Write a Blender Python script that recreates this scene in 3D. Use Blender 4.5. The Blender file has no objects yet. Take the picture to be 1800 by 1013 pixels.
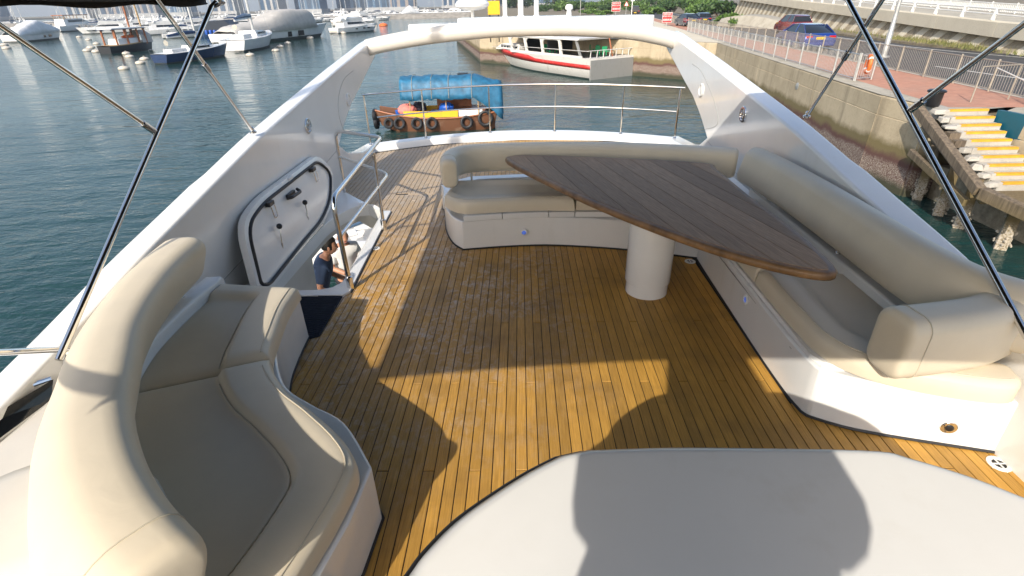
import bpy, bmesh, math, random
from mathutils import Vector, Matrix
random.seed(7)
R = math.radians
SC = bpy.context.scene
COL = SC.collection

# ------------------------------------------------------------------ camera, sky, sun, exposure
FPX, PITCH, YAW, ROLL, CAMZ = 917.0, R(28.67), R(1.43), R(-1.43), 2.2
_fw = Vector((-math.sin(YAW)*math.cos(PITCH), math.cos(YAW)*math.cos(PITCH), -math.sin(PITCH)))
_r0 = _fw.cross(Vector((0, 0, 1))).normalized()
_u0 = _r0.cross(_fw)
_rt = _r0*math.cos(ROLL) + _u0*math.sin(ROLL)
_up = -_r0*math.sin(ROLL) + _u0*math.cos(ROLL)
CAM = Vector((0, 0, CAMZ))
cd = bpy.data.cameras.new('camera'); cam = bpy.data.objects.new('camera', cd); COL.objects.link(cam)
cd.sensor_width = 36.0; cd.lens = 36.0*FPX/1800.0; cd.clip_start = 0.05; cd.clip_end = 6000
cam.matrix_world = Matrix(((_rt.x, _up.x, -_fw.x, 0), (_rt.y, _up.y, -_fw.y, 0), (_rt.z, _up.z, -_fw.z, CAMZ), (0, 0, 0, 1)))
SC.camera = cam
SUN_AZ, SUN_EL = R(25.0), R(33.5)            # shadows fall towards +Y, 25 degrees to the right
w = bpy.data.worlds.new('World'); SC.world = w; w.use_nodes = True
nt = w.node_tree
bg = nt.nodes['Background']; sky = nt.nodes.new('ShaderNodeTexSky')
sky.sky_type = 'NISHITA'; sky.sun_disc = False; sky.sun_elevation = SUN_EL
sky.sun_rotation = math.pi + SUN_AZ
sky.air_density = 1.0; sky.dust_density = 2.4; sky.ozone_density = 1.0; sky.altitude = 0
nt.links.new(sky.outputs[0], bg.inputs[0]); bg.inputs[1].default_value = 0.15
sl = bpy.data.lights.new('sun', 'SUN'); sl.energy = 3.4; sl.angle = R(0.53); sl.color = (1.0, 0.93, 0.82)
so = bpy.data.objects.new('sun', sl); COL.objects.link(so)
sdir = Vector((math.sin(SUN_AZ)*math.cos(SUN_EL), math.cos(SUN_AZ)*math.cos(SUN_EL), -math.sin(SUN_EL)))
so.rotation_euler = sdir.to_track_quat('-Z', 'Y').to_euler()
so.location = (-20, -40, 30)
SC.view_settings.view_transform = 'Standard'; SC.view_settings.look = 'None'
SC.view_settings.exposure = 0.62; SC.view_settings.gamma = 1.0; SC.view_settings.use_curve_mapping = False
WZ = -3.8                                     # water level (flybridge deck is z = 0)
QZ = -0.9                                     # quay level

def ray(x, y): return _fw + _rt*((x-900.0)/FPX) - _up*((y-506.5)/FPX)
def PZ(x, y, z=0.0):
    d = ray(x, y); return CAM + d*((z-CAMZ)/d.z)
def PX(x, y, X):
    d = ray(x, y); return CAM + d*(X/d.x)
def PY(x, y, Y):
    d = ray(x, y); return CAM + d*(Y/d.y)
def PP(x, y, p, n):
    d = ray(x, y); n = Vector(n); return CAM + d*(n.dot(Vector(p)-CAM)/n.dot(d))

# ------------------------------------------------------------------ materials
def NT(name):
    m = bpy.data.materials.new(name); m.use_nodes = True
    return m, m.node_tree, m.node_tree.nodes['Principled BSDF']
def node(t, typ, **kw):
    n = t.nodes.new(typ)
    for k, v in kw.items():
        if k.startswith('i_'):
            key = k[2:]
            n.inputs[int(key) if key.isdigit() else key].default_value = v
        else: setattr(n, k, v)
    return n
def mathn(t, op, a, b=None, clamp=False):
    n = t.nodes.new('ShaderNodeMath'); n.operation = op; n.use_clamp = clamp
    for i, v in enumerate((a, b)):
        if v is None: continue
        if isinstance(v, (int, float)): n.inputs[i].default_value = v
        else: t.links.new(v, n.inputs[i])
    return n.outputs[0]
def mixc(t, fac, a, b, mode='MIX'):
    n = t.nodes.new('ShaderNodeMix'); n.data_type = 'RGBA'; n.blend_type = mode
    for idx, v in ((0, fac), (6, a), (7, b)):
        if isinstance(v, (int, float)): n.inputs[idx].default_value = v
        elif isinstance(v, (tuple, list)): n.inputs[idx].default_value = (*v[:3], 1)
        else: t.links.new(v, n.inputs[idx])
    return n.outputs[2]
def ramp(t, src, lo, hi):
    n = t.nodes.new('ShaderNodeMapRange'); n.clamp = True
    n.inputs[1].default_value = lo; n.inputs[2].default_value = hi
    t.links.new(src, n.inputs[0]); return n.outputs[0]
def noise(t, scale, detail=4, rough=0.55, coord='Object', stretch=None, dist=0.0):
    tc = t.nodes.new('ShaderNodeTexCoord'); n = t.nodes.new('ShaderNodeTexNoise')
    n.inputs['Scale'].default_value = scale; n.inputs['Detail'].default_value = detail
    n.inputs['Roughness'].default_value = rough; n.inputs['Distortion'].default_value = dist
    if coord == 'World':
        g = t.nodes.new('ShaderNodeNewGeometry'); v = g.outputs['Position']
    else: v = tc.outputs[coord]
    if stretch:
        mp = t.nodes.new('ShaderNodeMapping'); mp.inputs['Scale'].default_value = stretch
        t.links.new(v, mp.inputs[0]); v = mp.outputs[0]
    t.links.new(v, n.inputs['Vector']); return n.outputs[0]
def geo(t):
    g = t.nodes.new('ShaderNodeNewGeometry'); s = t.nodes.new('ShaderNodeSeparateXYZ')
    t.links.new(g.outputs['Position'], s.inputs[0]); return s.outputs
def bump(t, bsdf, h, strength=0.2, dist=0.01):
    b = t.nodes.new('ShaderNodeBump'); b.inputs['Strength'].default_value = strength; b.inputs['Distance'].default_value = dist
    t.links.new(h, b.inputs['Height']); t.links.new(b.outputs[0], bsdf.inputs['Normal'])
def M(name, col, rough=0.5, metal=0.0, var=0.12, vs=6.0, bs=0.0, bscale=60.0, coat=0.0, emit=0.0, rv=0.0, spec=None, stretch=None, rnd=0.0):
    m, t, b = NT(name)
    b.inputs['Roughness'].default_value = rough; b.inputs['Metallic'].default_value = metal
    if coat: b.inputs['Coat Weight'].default_value = coat; b.inputs['Coat Roughness'].default_value = 0.05
    if spec is not None: b.inputs['Specular IOR Level'].default_value = spec
    n = noise(t, vs, 5, 0.6, stretch=stretch)
    d = tuple(c*(1-var) for c in col); u = tuple(min(1, c*(1+var*0.6)) for c in col)
    c = mixc(t, ramp(t, n, 0.3, 0.7), d, u)
    if rnd:
        oi = t.nodes.new('ShaderNodeObjectInfo')
        c = mixc(t, 1.0, c, mixc(t, oi.outputs['Random'], (1-rnd,)*3, (1+rnd*0.4,)*3), 'MULTIPLY')
    t.links.new(c, b.inputs['Base Color'])
    if rv: t.links.new(mathn(t, 'ADD', mathn(t, 'MULTIPLY', n, rv), rough-rv*0.5), b.inputs['Roughness'])
    if bs: bump(t, b, noise(t, bscale, 4), bs, 0.005)
    if emit:
        t.links.new(c, b.inputs['Emission Color']); b.inputs['Emission Strength'].default_value = emit
    return m

MT = {}
MT['gelcoat'] = M('gelcoat', (0.80, 0.79, 0.765), 0.16, var=0.035, vs=2.5, coat=0.3, rv=0.08)
_m = MT['gelcoat']; _t = _m.node_tree; _b = _t.nodes['Principled BSDF']; _l = _b.inputs['Base Color'].links[0].from_socket
_d = mathn(_t, 'MULTIPLY', ramp(_t, noise(_t, 1.0, 6, 0.65, 'World', (9, 9, .9)), 0.52, 0.78), ramp(_t, noise(_t, 1.3, 4, 0.6, 'World'), 0.42, 0.66))
_t.links.new(mixc(_t, mathn(_t, 'MULTIPLY', _d, 0.28), _l, (0.58, 0.53, 0.43)), _b.inputs['Base Color'])
MT['gelcoat_cream'] = M('gelcoat_cream', (0.62, 0.585, 0.52), 0.22, var=0.06, vs=3, rv=0.1)
MT['vinyl'] = M('vinyl', (0.67, 0.585, 0.445), 0.42, var=0.05, vs=3.5, bs=0.10, bscale=420, rv=0.12)
_m = MT['vinyl']; _t = _m.node_tree; _b = _t.nodes['Principled BSDF']
_w = mathn(_t, 'ADD', mathn(_t, 'MULTIPLY', noise(_t, 5.5, 3, 0.5, 'World', (1, 1, .6), 1.2), 1.0), mathn(_t, 'MULTIPLY', noise(_t, 420, 2, 0.5, 'World'), 0.012))
bump(_t, _b, _w, 0.07, 0.03)
MT['piping'] = M('piping', (0.55, 0.49, 0.38), 0.5, var=0.06)
MT['steel'] = M('steel', (0.74, 0.73, 0.71), 0.09, metal=1.0, var=0.05, vs=14, rv=0.06)
MT['dark_steel'] = M('dark_steel', (0.42, 0.43, 0.45), 0.16, metal=1.0, var=0.1, vs=14)
MT['rubber'] = M('rubber', (0.012, 0.012, 0.014), 0.45, var=0.2)
MT['black_plastic'] = M('black_plastic', (0.015, 0.015, 0.017), 0.3, var=0.15)
MT['canvas_black'] = M('canvas_black', (0.016, 0.015, 0.015), 0.85, var=0.25, bs=0.2, bscale=200)
MT['mat_navy'] = M('mat_navy', (0.012, 0.017, 0.03), 0.9, var=0.3, vs=30, bs=0.4, bscale=300)
MT['seam'] = M('seam', (0.33, 0.32, 0.30), 0.5, var=0.1)
MT['white_plastic'] = M('white_plastic', (0.78, 0.77, 0.74), 0.3, var=0.06)
MT['lamp_blue'] = M('lamp_blue', (0.10, 0.20, 0.75), 0.2, var=0.2, vs=60, emit=0.25)
MT['dark_glass'] = M('dark_glass', (0.015, 0.018, 0.022), 0.05, var=0.3, vs=1.5)
MT['chrome'] = M('chrome', (0.8, 0.8, 0.8), 0.06, metal=1.0, var=0.04)

def teak(name, kind):
    m, t, b = NT(name)
    P = geo(t)
    oi = t.nodes.new('ShaderNodeObjectInfo')
    grain = noise(t, 1.0, 7, 0.65, 'World', (140, 5, 140)) if kind == 'deck' else noise(t, 1.0, 7, 0.65, 'Object', (7, 150, 150))
    fine = noise(t, 260, 3, 0.7, 'World')
    if kind == 'deck':
        c = mixc(t, ramp(t, grain, 0.3, 0.72), (0.41, 0.215, 0.036), (0.73, 0.405, 0.079))
        c = mixc(t, mathn(t, 'MULTIPLY', fine, 0.35), c, (0.17, 0.09, 0.025))
        c = mixc(t, 1.0, c, mixc(t, oi.outputs['Random'], (0.78, 0.78, 0.78), (1.10, 1.08, 1.03)), 'MULTIPLY')
        # grime patches, then salt scuffs (worn area by the walkway) and bleached after deck
        g = noise(t, 2.1, 5, 0.6, 'World')
        c = mixc(t, mathn(t, 'MULTIPLY', ramp(t, g, 0.5, 0.75), 0.5), c, (0.11, 0.065, 0.028))
        area = mathn(t, 'MULTIPLY', ramp(t, P[0], 0.75, -0.6), ramp(t, P[1], 1.5, 3.6))
        big = noise(t, 1.7, 3, 0.6, 'World')
        sc_ = noise(t, 13, 8, 0.74, 'World', (1, .8, 1), 0.6)
        gs = noise(t, 1.0, 5, 0.7, 'World', (90, 6, 90))
        s1 = mathn(t, 'MULTIPLY', ramp(t, sc_, 0.45, 0.60), ramp(t, big, 0.38, 0.56))
        s1 = mathn(t, 'MULTIPLY', s1, ramp(t, gs, 0.30, 0.62))
        s1 = mathn(t, 'MULTIPLY', s1, area)
        c = mixc(t, mathn(t, 'MULTIPLY', s1, 0.95, True), c, (0.56, 0.50, 0.45))
        aft = mathn(t, 'MULTIPLY', ramp(t, P[1], 4.0, 6.6), ramp(t, P[0], -0.3, -1.1))
        aft = mathn(t, 'MULTIPLY', aft, mathn(t, 'ADD', 0.45, mathn(t, 'MULTIPLY', ramp(t, gs, 0.25, 0.65), 0.55)))
        c = mixc(t, mathn(t, 'MULTIPLY', aft, 0.78), c, (0.40, 0.35, 0.29))
        rough = 0.55
    else:
        c = mixc(t, ramp(t, grain, 0.3, 0.7), (0.23, 0.140, 0.078), (0.46, 0.295, 0.170))
        c = mixc(t, 1.0, c, mixc(t, oi.outputs['Random'], (0.78, 0.77, 0.77), (1.15, 1.13, 1.12)), 'MULTIPLY')
        g = noise(t, 5, 6, 0.7, 'World')
        c = mixc(t, mathn(t, 'MULTIPLY', ramp(t, g, 0.62, 0.78), 0.45), c, (0.36, 0.32, 0.28))
        c = mixc(t, mathn(t, 'MULTIPLY', ramp(t, g, 0.36, 0.22), 0.6), c, (0.09, 0.06, 0.04))
        rough = 0.6; b.inputs['Specular IOR Level'].default_value = 0.28
    t.links.new(c, b.inputs['Base Color']); b.inputs['Roughness'].default_value = rough
    bump(t, b, grain, 0.25, 0.002)
    return m
MT['teak'] = teak('teak_deck', 'deck'); MT['table_teak'] = teak('teak_table', 'table')
MT['table_edge'] = M('table_edge', (0.25, 0.135, 0.055), 0.4, var=0.5, vs=9, bs=0.1)
MT['caulk'] = M('caulk', (0.014, 0.013, 0.012), 0.7, var=0.3)

def water():
    m, t, b = NT('water')
    P = geo(t)
    b.inputs['IOR'].default_value = 1.333; b.inputs['Roughness'].default_value = 0.05
    n1 = noise(t, 0.42, 3, 0.5, 'World', (1, 1.9, 1), 0.8); n2 = noise(t, 1.9, 4, 0.55, 'World', (1, 1.8, 1), 0.4); n3 = noise(t, 0.09, 3, 0.5, 'World')
    n4 = noise(t, 6.5, 3, 0.5, 'World', (1, 1.5, 1))
    h = mathn(t, 'ADD', mathn(t, 'MULTIPLY', n1, 0.34), mathn(t, 'MULTIPLY', n2, 0.15))
    h = mathn(t, 'ADD', h, mathn(t, 'MULTIPLY', n4, 0.028))
    n5 = noise(t, 0.13, 2, 0.5, 'World', (1, 2.2, 1), 0.5); h = mathn(t, 'ADD', h, mathn(t, 'MULTIPLY', n5, 0.55))
    calm = mathn(t, 'ADD', 0.55, mathn(t, 'MULTIPLY', ramp(t, n3, 0.35, 0.65), 0.45))
    bp = t.nodes.new('ShaderNodeBump'); bp.inputs['Distance'].default_value = 0.55
    t.links.new(h, bp.inputs['Height']); ln_ = t.nodes.new('ShaderNodeVectorMath'); ln_.operation = 'LENGTH'; gg = t.nodes.new('ShaderNodeNewGeometry'); t.links.new(gg.outputs['Position'], ln_.inputs[0])
    calm = mathn(t, 'MULTIPLY', calm, mathn(t, 'SUBTRACT', 1.0, mathn(t, 'MULTIPLY', ramp(t, ln_.outputs['Value'], 10, 55), 0.5)))   # sheltered water out in the basin is calmer than by the hull
    t.links.new(mathn(t, 'MULTIPLY', calm, 0.95), bp.inputs['Strength'])
    t.links.new(bp.outputs[0], b.inputs['Normal'])
    c = mixc(t, n3, (0.009, 0.038, 0.037), (0.016, 0.052, 0.047))
    t.links.new(c, b.inputs['Base Color'])
    return m
MT['water'] = water()

def concrete(name, a, c2, tide=None, streak=True):
    m, t, b = NT(name); P = geo(t)
    n = noise(t, 0.8, 8, 0.65, 'World'); f = noise(t, 14, 6, 0.7, 'World')
    c = mixc(t, ramp(t, n, 0.3, 0.7), a, c2)
    c = mixc(t, mathn(t, 'MULTIPLY', ramp(t, f, 0.5, 0.75), 0.35), c, tuple(x*0.5 for x in a))
    if streak:
        s = noise(t, 1.0, 6, 0.7, 'World', (1.8, 1.8, 0.18))
        c = mixc(t, mathn(t, 'MULTIPLY', ramp(t, s, 0.52, 0.72), 0.55), c, tuple(x*0.38 for x in a))
    if tide:
        zz = mathn(t, 'ADD', P[2], mathn(t, 'MULTIPLY', mathn(t, 'SUBTRACT', n, 0.5), 0.7))
        c = mixc(t, ramp(t, zz, -2.15, -2.4), c, (0.16, 0.125, 0.055))
        c = mixc(t, ramp(t, zz, -2.55, -2.75), c, (0.105, 0.05, 0.04))
        br = mathn(t, 'MULTIPLY', ramp(t, zz, -2.8, -2.95), ramp(t, noise(t, 26, 4, 0.8, 'World'), 0.45, 0.6))
        c = mixc(t, br, c, (0.38, 0.33, 0.27))
        c = mixc(t, ramp(t, zz, -3.35, -3.6), c, (0.05, 0.05, 0.028))
    t.links.new(c, b.inputs['Base Color']); b.inputs['Roughness'].default_value = 0.85
    bump(t, b, f, 0.5, 0.03)
    return m
MT['seawall'] = concrete('seawall', (0.36, 0.29, 0.19), (0.50, 0.415, 0.285), True)
MT['concrete'] = concrete('concrete', (0.36, 0.32, 0.25), (0.46, 0.42, 0.34), None)
MT['concrete_plain'] = concrete('concrete_plain', (0.54, 0.48, 0.37), (0.62, 0.56, 0.44), None, False)
MT['concrete_rough'] = M('concrete_rough', (0.36, 0.30, 0.21), 0.95, var=0.45, vs=5, bs=0.9, bscale=9)
MT['asphalt'] = M('asphalt', (0.060, 0.058, 0.058), 0.85, var=0.25, vs=1.2, bs=0.3, bscale=40)
MT['road_paint'] = M('road_paint', (0.62, 0.61, 0.57), 0.7, var=0.2, vs=3)
MT['verge'] = M('verge', (0.20, 0.165, 0.11), 0.95, var=0.4, vs=2, bs=0.5, bscale=12)
def pavers():
    m, t, b = NT('pavers'); tc = t.nodes.new('ShaderNodeTexCoord')
    mp = t.nodes.new('ShaderNodeMapping'); mp.inputs['Rotation'].default_value = (0, 0, R(6.3))
    t.links.new(tc.outputs['Object'], mp.inputs[0])
    br = t.nodes.new('ShaderNodeTexBrick'); br.inputs['Scale'].default_value = 2.4
    br.inputs['Color1'].default_value = (0.50, 0.24, 0.155, 1); br.inputs['Color2'].default_value = (0.40, 0.18, 0.115, 1)
    br.inputs['Mortar'].default_value = (0.34, 0.22, 0.16, 1); br.inputs['Mortar Size'].default_value = 0.012
    t.links.new(mp.outputs[0], br.inputs['Vector'])
    c = mixc(t, mathn(t, 'MULTIPLY', ramp(t, noise(t, 0.7, 6), 0.45, 0.75), 0.5), br.outputs[0], (0.36, 0.23, 0.17))
    t.links.new(c, b.inputs['Base Color']); b.inputs['Roughness'].default_value = 0.85
    return m
MT['pavers'] = pavers()
MT['galv'] = M('galv', (0.50, 0.50, 0.48), 0.45, metal=0.6, var=0.15, vs=8)
MT['galv_tan'] = M('galv_tan', (0.36, 0.32, 0.26), 0.5, metal=0.3, var=0.2, vs=8)
MT['white_paint'] = M('white_paint', (0.74, 0.73, 0.69), 0.4, var=0.1, vs=5)
MT['old_white'] = None
def boatpaint(name, col, wear, k=0.6):
    m, t, b = NT(name)
    n = noise(t, 2.0, 8, 0.75, 'Object'); s = noise(t, 1.0, 5, 0.7, 'Object', (3, 3, 0.5))
    c = mixc(t, mathn(t, 'MULTIPLY', ramp(t, n, 0.55, 0.72), k), col, wear)
    c = mixc(t, mathn(t, 'MULTIPLY', ramp(t, s, 0.58, 0.75), k*0.8), c, tuple(x*0.6 for x in wear))
    t.links.new(c, b.inputs['Base Color']); b.inputs['Roughness'].default_value = 0.45
    return m
MT['old_white'] = boatpaint('old_white', (0.64, 0.62, 0.58), (0.36, 0.29, 0.20), 0.6)
MT['old_red'] = boatpaint('old_red', (0.55, 0.03, 0.025), (0.62, 0.45, 0.38), 0.5)
MT['old_grey'] = boatpaint('old_grey', (0.25, 0.25, 0.24), (0.2, 0.19, 0.17), 0.7)
MT['old_brown'] = boatpaint('old_brown', (0.14, 0.062, 0.033), (0.26, 0.18, 0.13), 0.9)
MT['old_yellow'] = boatpaint('old_yellow', (0.72, 0.42, 0.02), (0.5, 0.3, 0.08), 0.4)
MT['tarp_blue'] = M('tarp_blue', (0.022, 0.135, 0.25), 0.55, var=0.45, vs=3, bs=1.0, bscale=4)
MT['tarp_grey'] = M('tarp_grey', (0.44, 0.42, 0.39), 0.75, var=0.14, vs=0.9, bs=0.7, bscale=1.4)
MT['tarp_white'] = M('tarp_white', (0.62, 0.63, 0.64), 0.6, var=0.12, vs=0.9, bs=0.6, bscale=1.6)
MT['boat_white'] = M('boat_white', (0.72, 0.71, 0.69), 0.25, var=0.08, vs=0.8)
MT['boat_navy'] = M('boat_navy', (0.012, 0.035, 0.10), 0.2, var=0.2, vs=0.8)
MT['boat_dark'] = M('boat_dark', (0.018, 0.020, 0.026), 0.3, var=0.25, vs=1)
MT['antifoul'] = M('antifoul', (0.03, 0.045, 0.04), 0.6, var=0.3)
MT['wood_red'] = M('wood_red', (0.30, 0.10, 0.035), 0.45, var=0.3, vs=4)
MT['wood_tan'] = M('wood_tan', (0.42, 0.28, 0.14), 0.55, var=0.25, vs=4)
MT['orange'] = M('orange', (0.75, 0.16, 0.03), 0.45, var=0.15)
MT['green_plastic'] = M('green_plastic', (0.02, 0.36, 0.15), 0.4, var=0.15)
MT['blue_plastic'] = M('blue_plastic', (0.02, 0.10, 0.45), 0.4, var=0.15)
MT['pink_cloth'] = M('pink_cloth', (0.62, 0.20, 0.17), 0.9, var=0.25, vs=8, bs=0.6, bscale=12)
MT['dark_cloth'] = M('dark_cloth', (0.03, 0.025, 0.04), 0.9, var=0.25, vs=8, bs=0.6, bscale=12)
MT['alu_mast'] = M('alu_mast', (0.62, 0.62, 0.61), 0.35, metal=0.5, var=0.1)
MT['buoy'] = M('buoy', (0.60, 0.54, 0.45), 0.5, var=0.3, vs=3)
MT['rope'] = M('rope', (0.36, 0.31, 0.22), 0.9, var=0.2)
MT['car_blue'] = M('car_blue', (0.006, 0.045, 0.26), 0.22, metal=0.35, var=0.1, coat=1.0)
MT['car_red'] = M('car_red', (0.20, 0.012, 0.012), 0.22, metal=0.3, var=0.1, coat=1.0)
MT['car_dark'] = M('car_dark', (0.012, 0.022, 0.05), 0.22, metal=0.3, var=0.1, coat=1.0)
MT['car_black'] = M('car_black', (0.012, 0.012, 0.013), 0.2, var=0.1, coat=1.0)
MT['tail_red'] = M('tail_red', (0.45, 0.01, 0.01), 0.15, var=0.1)
MT['plate_yellow'] = M('plate_yellow', (0.80, 0.52, 0.01), 0.4, var=0.05)
MT['sign_red'] = M('sign_red', (0.50, 0.02, 0.02), 0.45, var=0.06)
MT['sign_white'] = M('sign_white', (0.80, 0.80, 0.78), 0.45, var=0.04)
MT['sign_yellow'] = M('sign_yellow', (0.72, 0.42, 0.01), 0.45, var=0.06)
MT['step_yellow'] = M('step_yellow', (0.62, 0.345, 0.035), 0.6, var=0.2, vs=4)
MT['step_white'] = concrete('step_white', (0.34, 0.315, 0.27), (0.48, 0.455, 0.41), None, False)
MT['teal'] = M('teal', (0.004, 0.085, 0.13), 0.5, var=0.15, vs=2)
def timber():
    m, t, b = NT('timber'); P = geo(t)
    g = noise(t, 1.0, 7, 0.65, 'Object', (14, 14, 1.6)); f = noise(t, 24, 5, 0.8, 'World')
    c = mixc(t, ramp(t, g, 0.3, 0.7), (0.055, 0.042, 0.032), (0.24, 0.185, 0.125))
    c = mixc(t, ramp(t, P[2], -2.2, -2.7), c, mixc(t, g, (0.07, 0.06, 0.02), (0.24, 0.17, 0.08)))
    br = mathn(t, 'MULTIPLY', ramp(t, P[2], -3.0, -3.3), ramp(t, f, 0.42, 0.55))
    c = mixc(t, br, c, (0.46, 0.41, 0.34))
    t.links.new(c, b.inputs['Base Color']); b.inputs['Roughness'].default_value = 0.9
    bump(t, b, g, 0.6, 0.02); return m
MT['timber'] = timber()
MT['barnacle'] = M('barnacle', (0.44, 0.39, 0.32), 0.95, var=0.4, vs=20)
MT['skin'] = M('skin', (0.46, 0.23, 0.14), 0.5, var=0.08, vs=10)
MT['hair'] = M('hair', (0.012, 0.010, 0.009), 0.5, var=0.3, vs=40)
MT['shirt_navy'] = M('shirt_navy', (0.022, 0.042, 0.09), 0.85, var=0.15, vs=8, bs=0.3, bscale=20)
MT['shirt_white'] = M('shirt_white', (0.75, 0.74, 0.72), 0.85, var=0.05, vs=8, bs=0.3, bscale=20)
MT['trousers'] = M('trousers', (0.03, 0.032, 0.04), 0.9, var=0.2)
def leafmat(name, a, b2):
    m, t, b = NT(name); oi = t.nodes.new('ShaderNodeNewGeometry')
    c = mixc(t, oi.outputs['Random Per Island'], a, b2)
    t.links.new(c, b.inputs['Base Color']); b.inputs['Roughness'].default_value = 0.6
    b.inputs['Subsurface Weight'].default_value = 0.0
    return m
MT['leaf'] = leafmat('leaf', (0.035, 0.085, 0.012), (0.11, 0.19, 0.03))
MT['leaf_dark'] = leafmat('leaf_dark', (0.018, 0.05, 0.012), (0.05, 0.10, 0.02))
MT['weed'] = leafmat('weed', (0.10, 0.12, 0.03), (0.22, 0.20, 0.07))
MT['bark'] = M('bark', (0.16, 0.12, 0.085), 0.9, var=0.3)
MT['tower_a'] = M('tower_a', (0.08, 0.15, 0.24), 0.3, var=0.2, vs=0.05)
MT['tower_b'] = M('tower_b', (0.36, 0.36, 0.36), 0.6, var=0.15, vs=0.05)
MT['tower_c'] = M('tower_c', (0.26, 0.22, 0.20), 0.6, var=0.15, vs=0.05)
MT['tower_glass'] = M('tower_glass', (0.05, 0.09, 0.15), 0.12, var=0.3, vs=0.05)
MT['rock'] = M('rock', (0.26, 0.24, 0.21), 0.9, var=0.4, vs=0.5, bs=0.8, bscale=2)

# ------------------------------------------------------------------ mesh helpers
class G:
    def __init__(s): s.v = []; s.f = []
    def add(s, V, F):
        k = len(s.v); s.v += [tuple(p) for p in V]; s.f += [tuple(i+k for i in f) for f in F]; return s
    def box(s, c, d, rz=0.0, top=None, M_=None):
        x, y, z = d[0]/2, d[1]/2, d[2]/2; tx, ty = top if top else (1, 1)
        V = [(-x, -y, -z), (x, -y, -z), (x, y, -z), (-x, y, -z), (-x*tx, -y*ty, z), (x*tx, -y*ty, z), (x*tx, y*ty, z), (-x*tx, y*ty, z)]
        cc, ss = math.cos(rz), math.sin(rz)
        if M_ is None: V = [(c[0]+a*cc-b*ss, c[1]+a*ss+b*cc, c[2]+e) for a, b, e in V]
        else: V = [tuple(M_ @ Vector(p)+Vector(c)) for p in V]
        return s.add(V, [(0, 3, 2, 1), (4, 5, 6, 7), (0, 1, 5, 4), (1, 2, 6, 5), (2, 3, 7, 6), (3, 0, 4, 7)])
    def beam(s, a, b, wd, ht, up=(0, 0, 1)):
        a, b = Vector(a), Vector(b); d = (b-a); L = d.length; d.normalize()
        sd = d.cross(Vector(up))
        if sd.length < 1e-4: sd = Vector((1, 0, 0))
        sd.normalize(); u = sd.cross(d)
        V = []
        for p in (a, b):
            for i, j in ((-1, -1), (1, -1), (1, 1), (-1, 1)): V.append(p+sd*(i*wd/2)+u*(j*ht/2))
        return s.add(V, [(0, 1, 2, 3), (7, 6, 5, 4), (0, 4, 5, 1), (1, 5, 6, 2), (2, 6, 7, 3), (3, 7, 4, 0)])
    def tube(s, pts, r, n=10, closed=False, caps=True):
        pts = [Vector(p) for p in pts]; N = len(pts); rr = r if isinstance(r, (list, tuple)) else [r]*N
        T = []
        for i in range(N):
            a = pts[(i-1) % N] if (closed or i > 0) else pts[i]; b = pts[(i+1) % N] if (closed or i < N-1) else pts[i]
            T.append((b-a).normalized())
        ref = Vector((0, 0, 1)) if abs(T[0].z) < 0.9 else Vector((1, 0, 0))
        u = T[0].cross(ref).normalized(); rings = []
        for i in range(N):
            if i: u = (u - T[i]*u.dot(T[i]))
            u.normalize(); v = T[i].cross(u)
            rings.append([pts[i]+u*(rr[i]*math.cos(2*math.pi*k/n))+v*(rr[i]*math.sin(2*math.pi*k/n)) for k in range(n)])
        return s.loft(rings, True, closed, caps and not closed)
    def loft(s, rings, ring_closed=True, closed=False, caps=False):
        n = len(rings[0]); N = len(rings); V = [p for r_ in rings for p in r_]; F = []
        for i in range(N if closed else N-1):
            a, b = i*n, ((i+1) % N)*n
            for k in range(n if ring_closed else n-1):
                k2 = (k+1) % n; F.append((a+k, a+k2, b+k2, b+k))
        if caps: F.append(tuple(range(n-1, -1, -1))); F.append(tuple((N-1)*n+k for k in range(n)))
        return s.add(V, F)
    def prism(s, poly, z0, z1, top=None):
        n = len(poly); tp = top if top else poly
        V = [(p[0], p[1], z0) for p in poly]+[(p[0], p[1], z1) for p in tp]
        F = [tuple(range(n-1, -1, -1)), tuple(range(n, 2*n))]+[(i, (i+1) % n, n+(i+1) % n, n+i) for i in range(n)]
        return s.add(V, F)
    def prism_ax(s, poly, fn0, fn1):
        """poly of (a,b) mapped by fn0 / fn1 to two 3-D outlines"""
        n = len(poly); V = [fn0(*p) for p in poly]+[fn1(*p) for p in poly]
        F = [tuple(range(n-1, -1, -1)), tuple(range(n, 2*n))]+[(i, (i+1) % n, n+(i+1) % n, n+i) for i in range(n)]
        return s.add(V, F)
    def lathe(s, prof, c=(0, 0, 0), n=20, M_=None, cap=True):
        rings = []
        for r_, z in prof:
            ring = []
            for k in range(n):
                a = 2*math.pi*k/n; p = Vector((r_*math.cos(a), r_*math.sin(a), z))
                if M_ is not None: p = M_ @ p
                ring.append(p+Vector(c))
            rings.append(ring)
        return s.loft(rings, True, False, cap)
    def ball(s, c, rad, n=12, m=8, rz=0.0):
        rx, ry, rz_ = rad if isinstance(rad, (tuple, list)) else (rad,)*3
        rings = []
        for j in range(m+1):
            th = math.pi*(j+0.02 if j == 0 else (j-0.02 if j == m else j))/m
            ring = []
            for k in range(n):
                a = 2*math.pi*k/n
                x, y, z = rx*math.sin(th)*math.cos(a), ry*math.sin(th)*math.sin(a), -rz_*math.cos(th)
                ring.append(Vector((c[0]+x*math.cos(rz)-y*math.sin(rz), c[1]+x*math.sin(rz)+y*math.cos(rz), c[2]+z)))
            rings.append(ring)
        return s.loft(rings, True, False, True)
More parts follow.
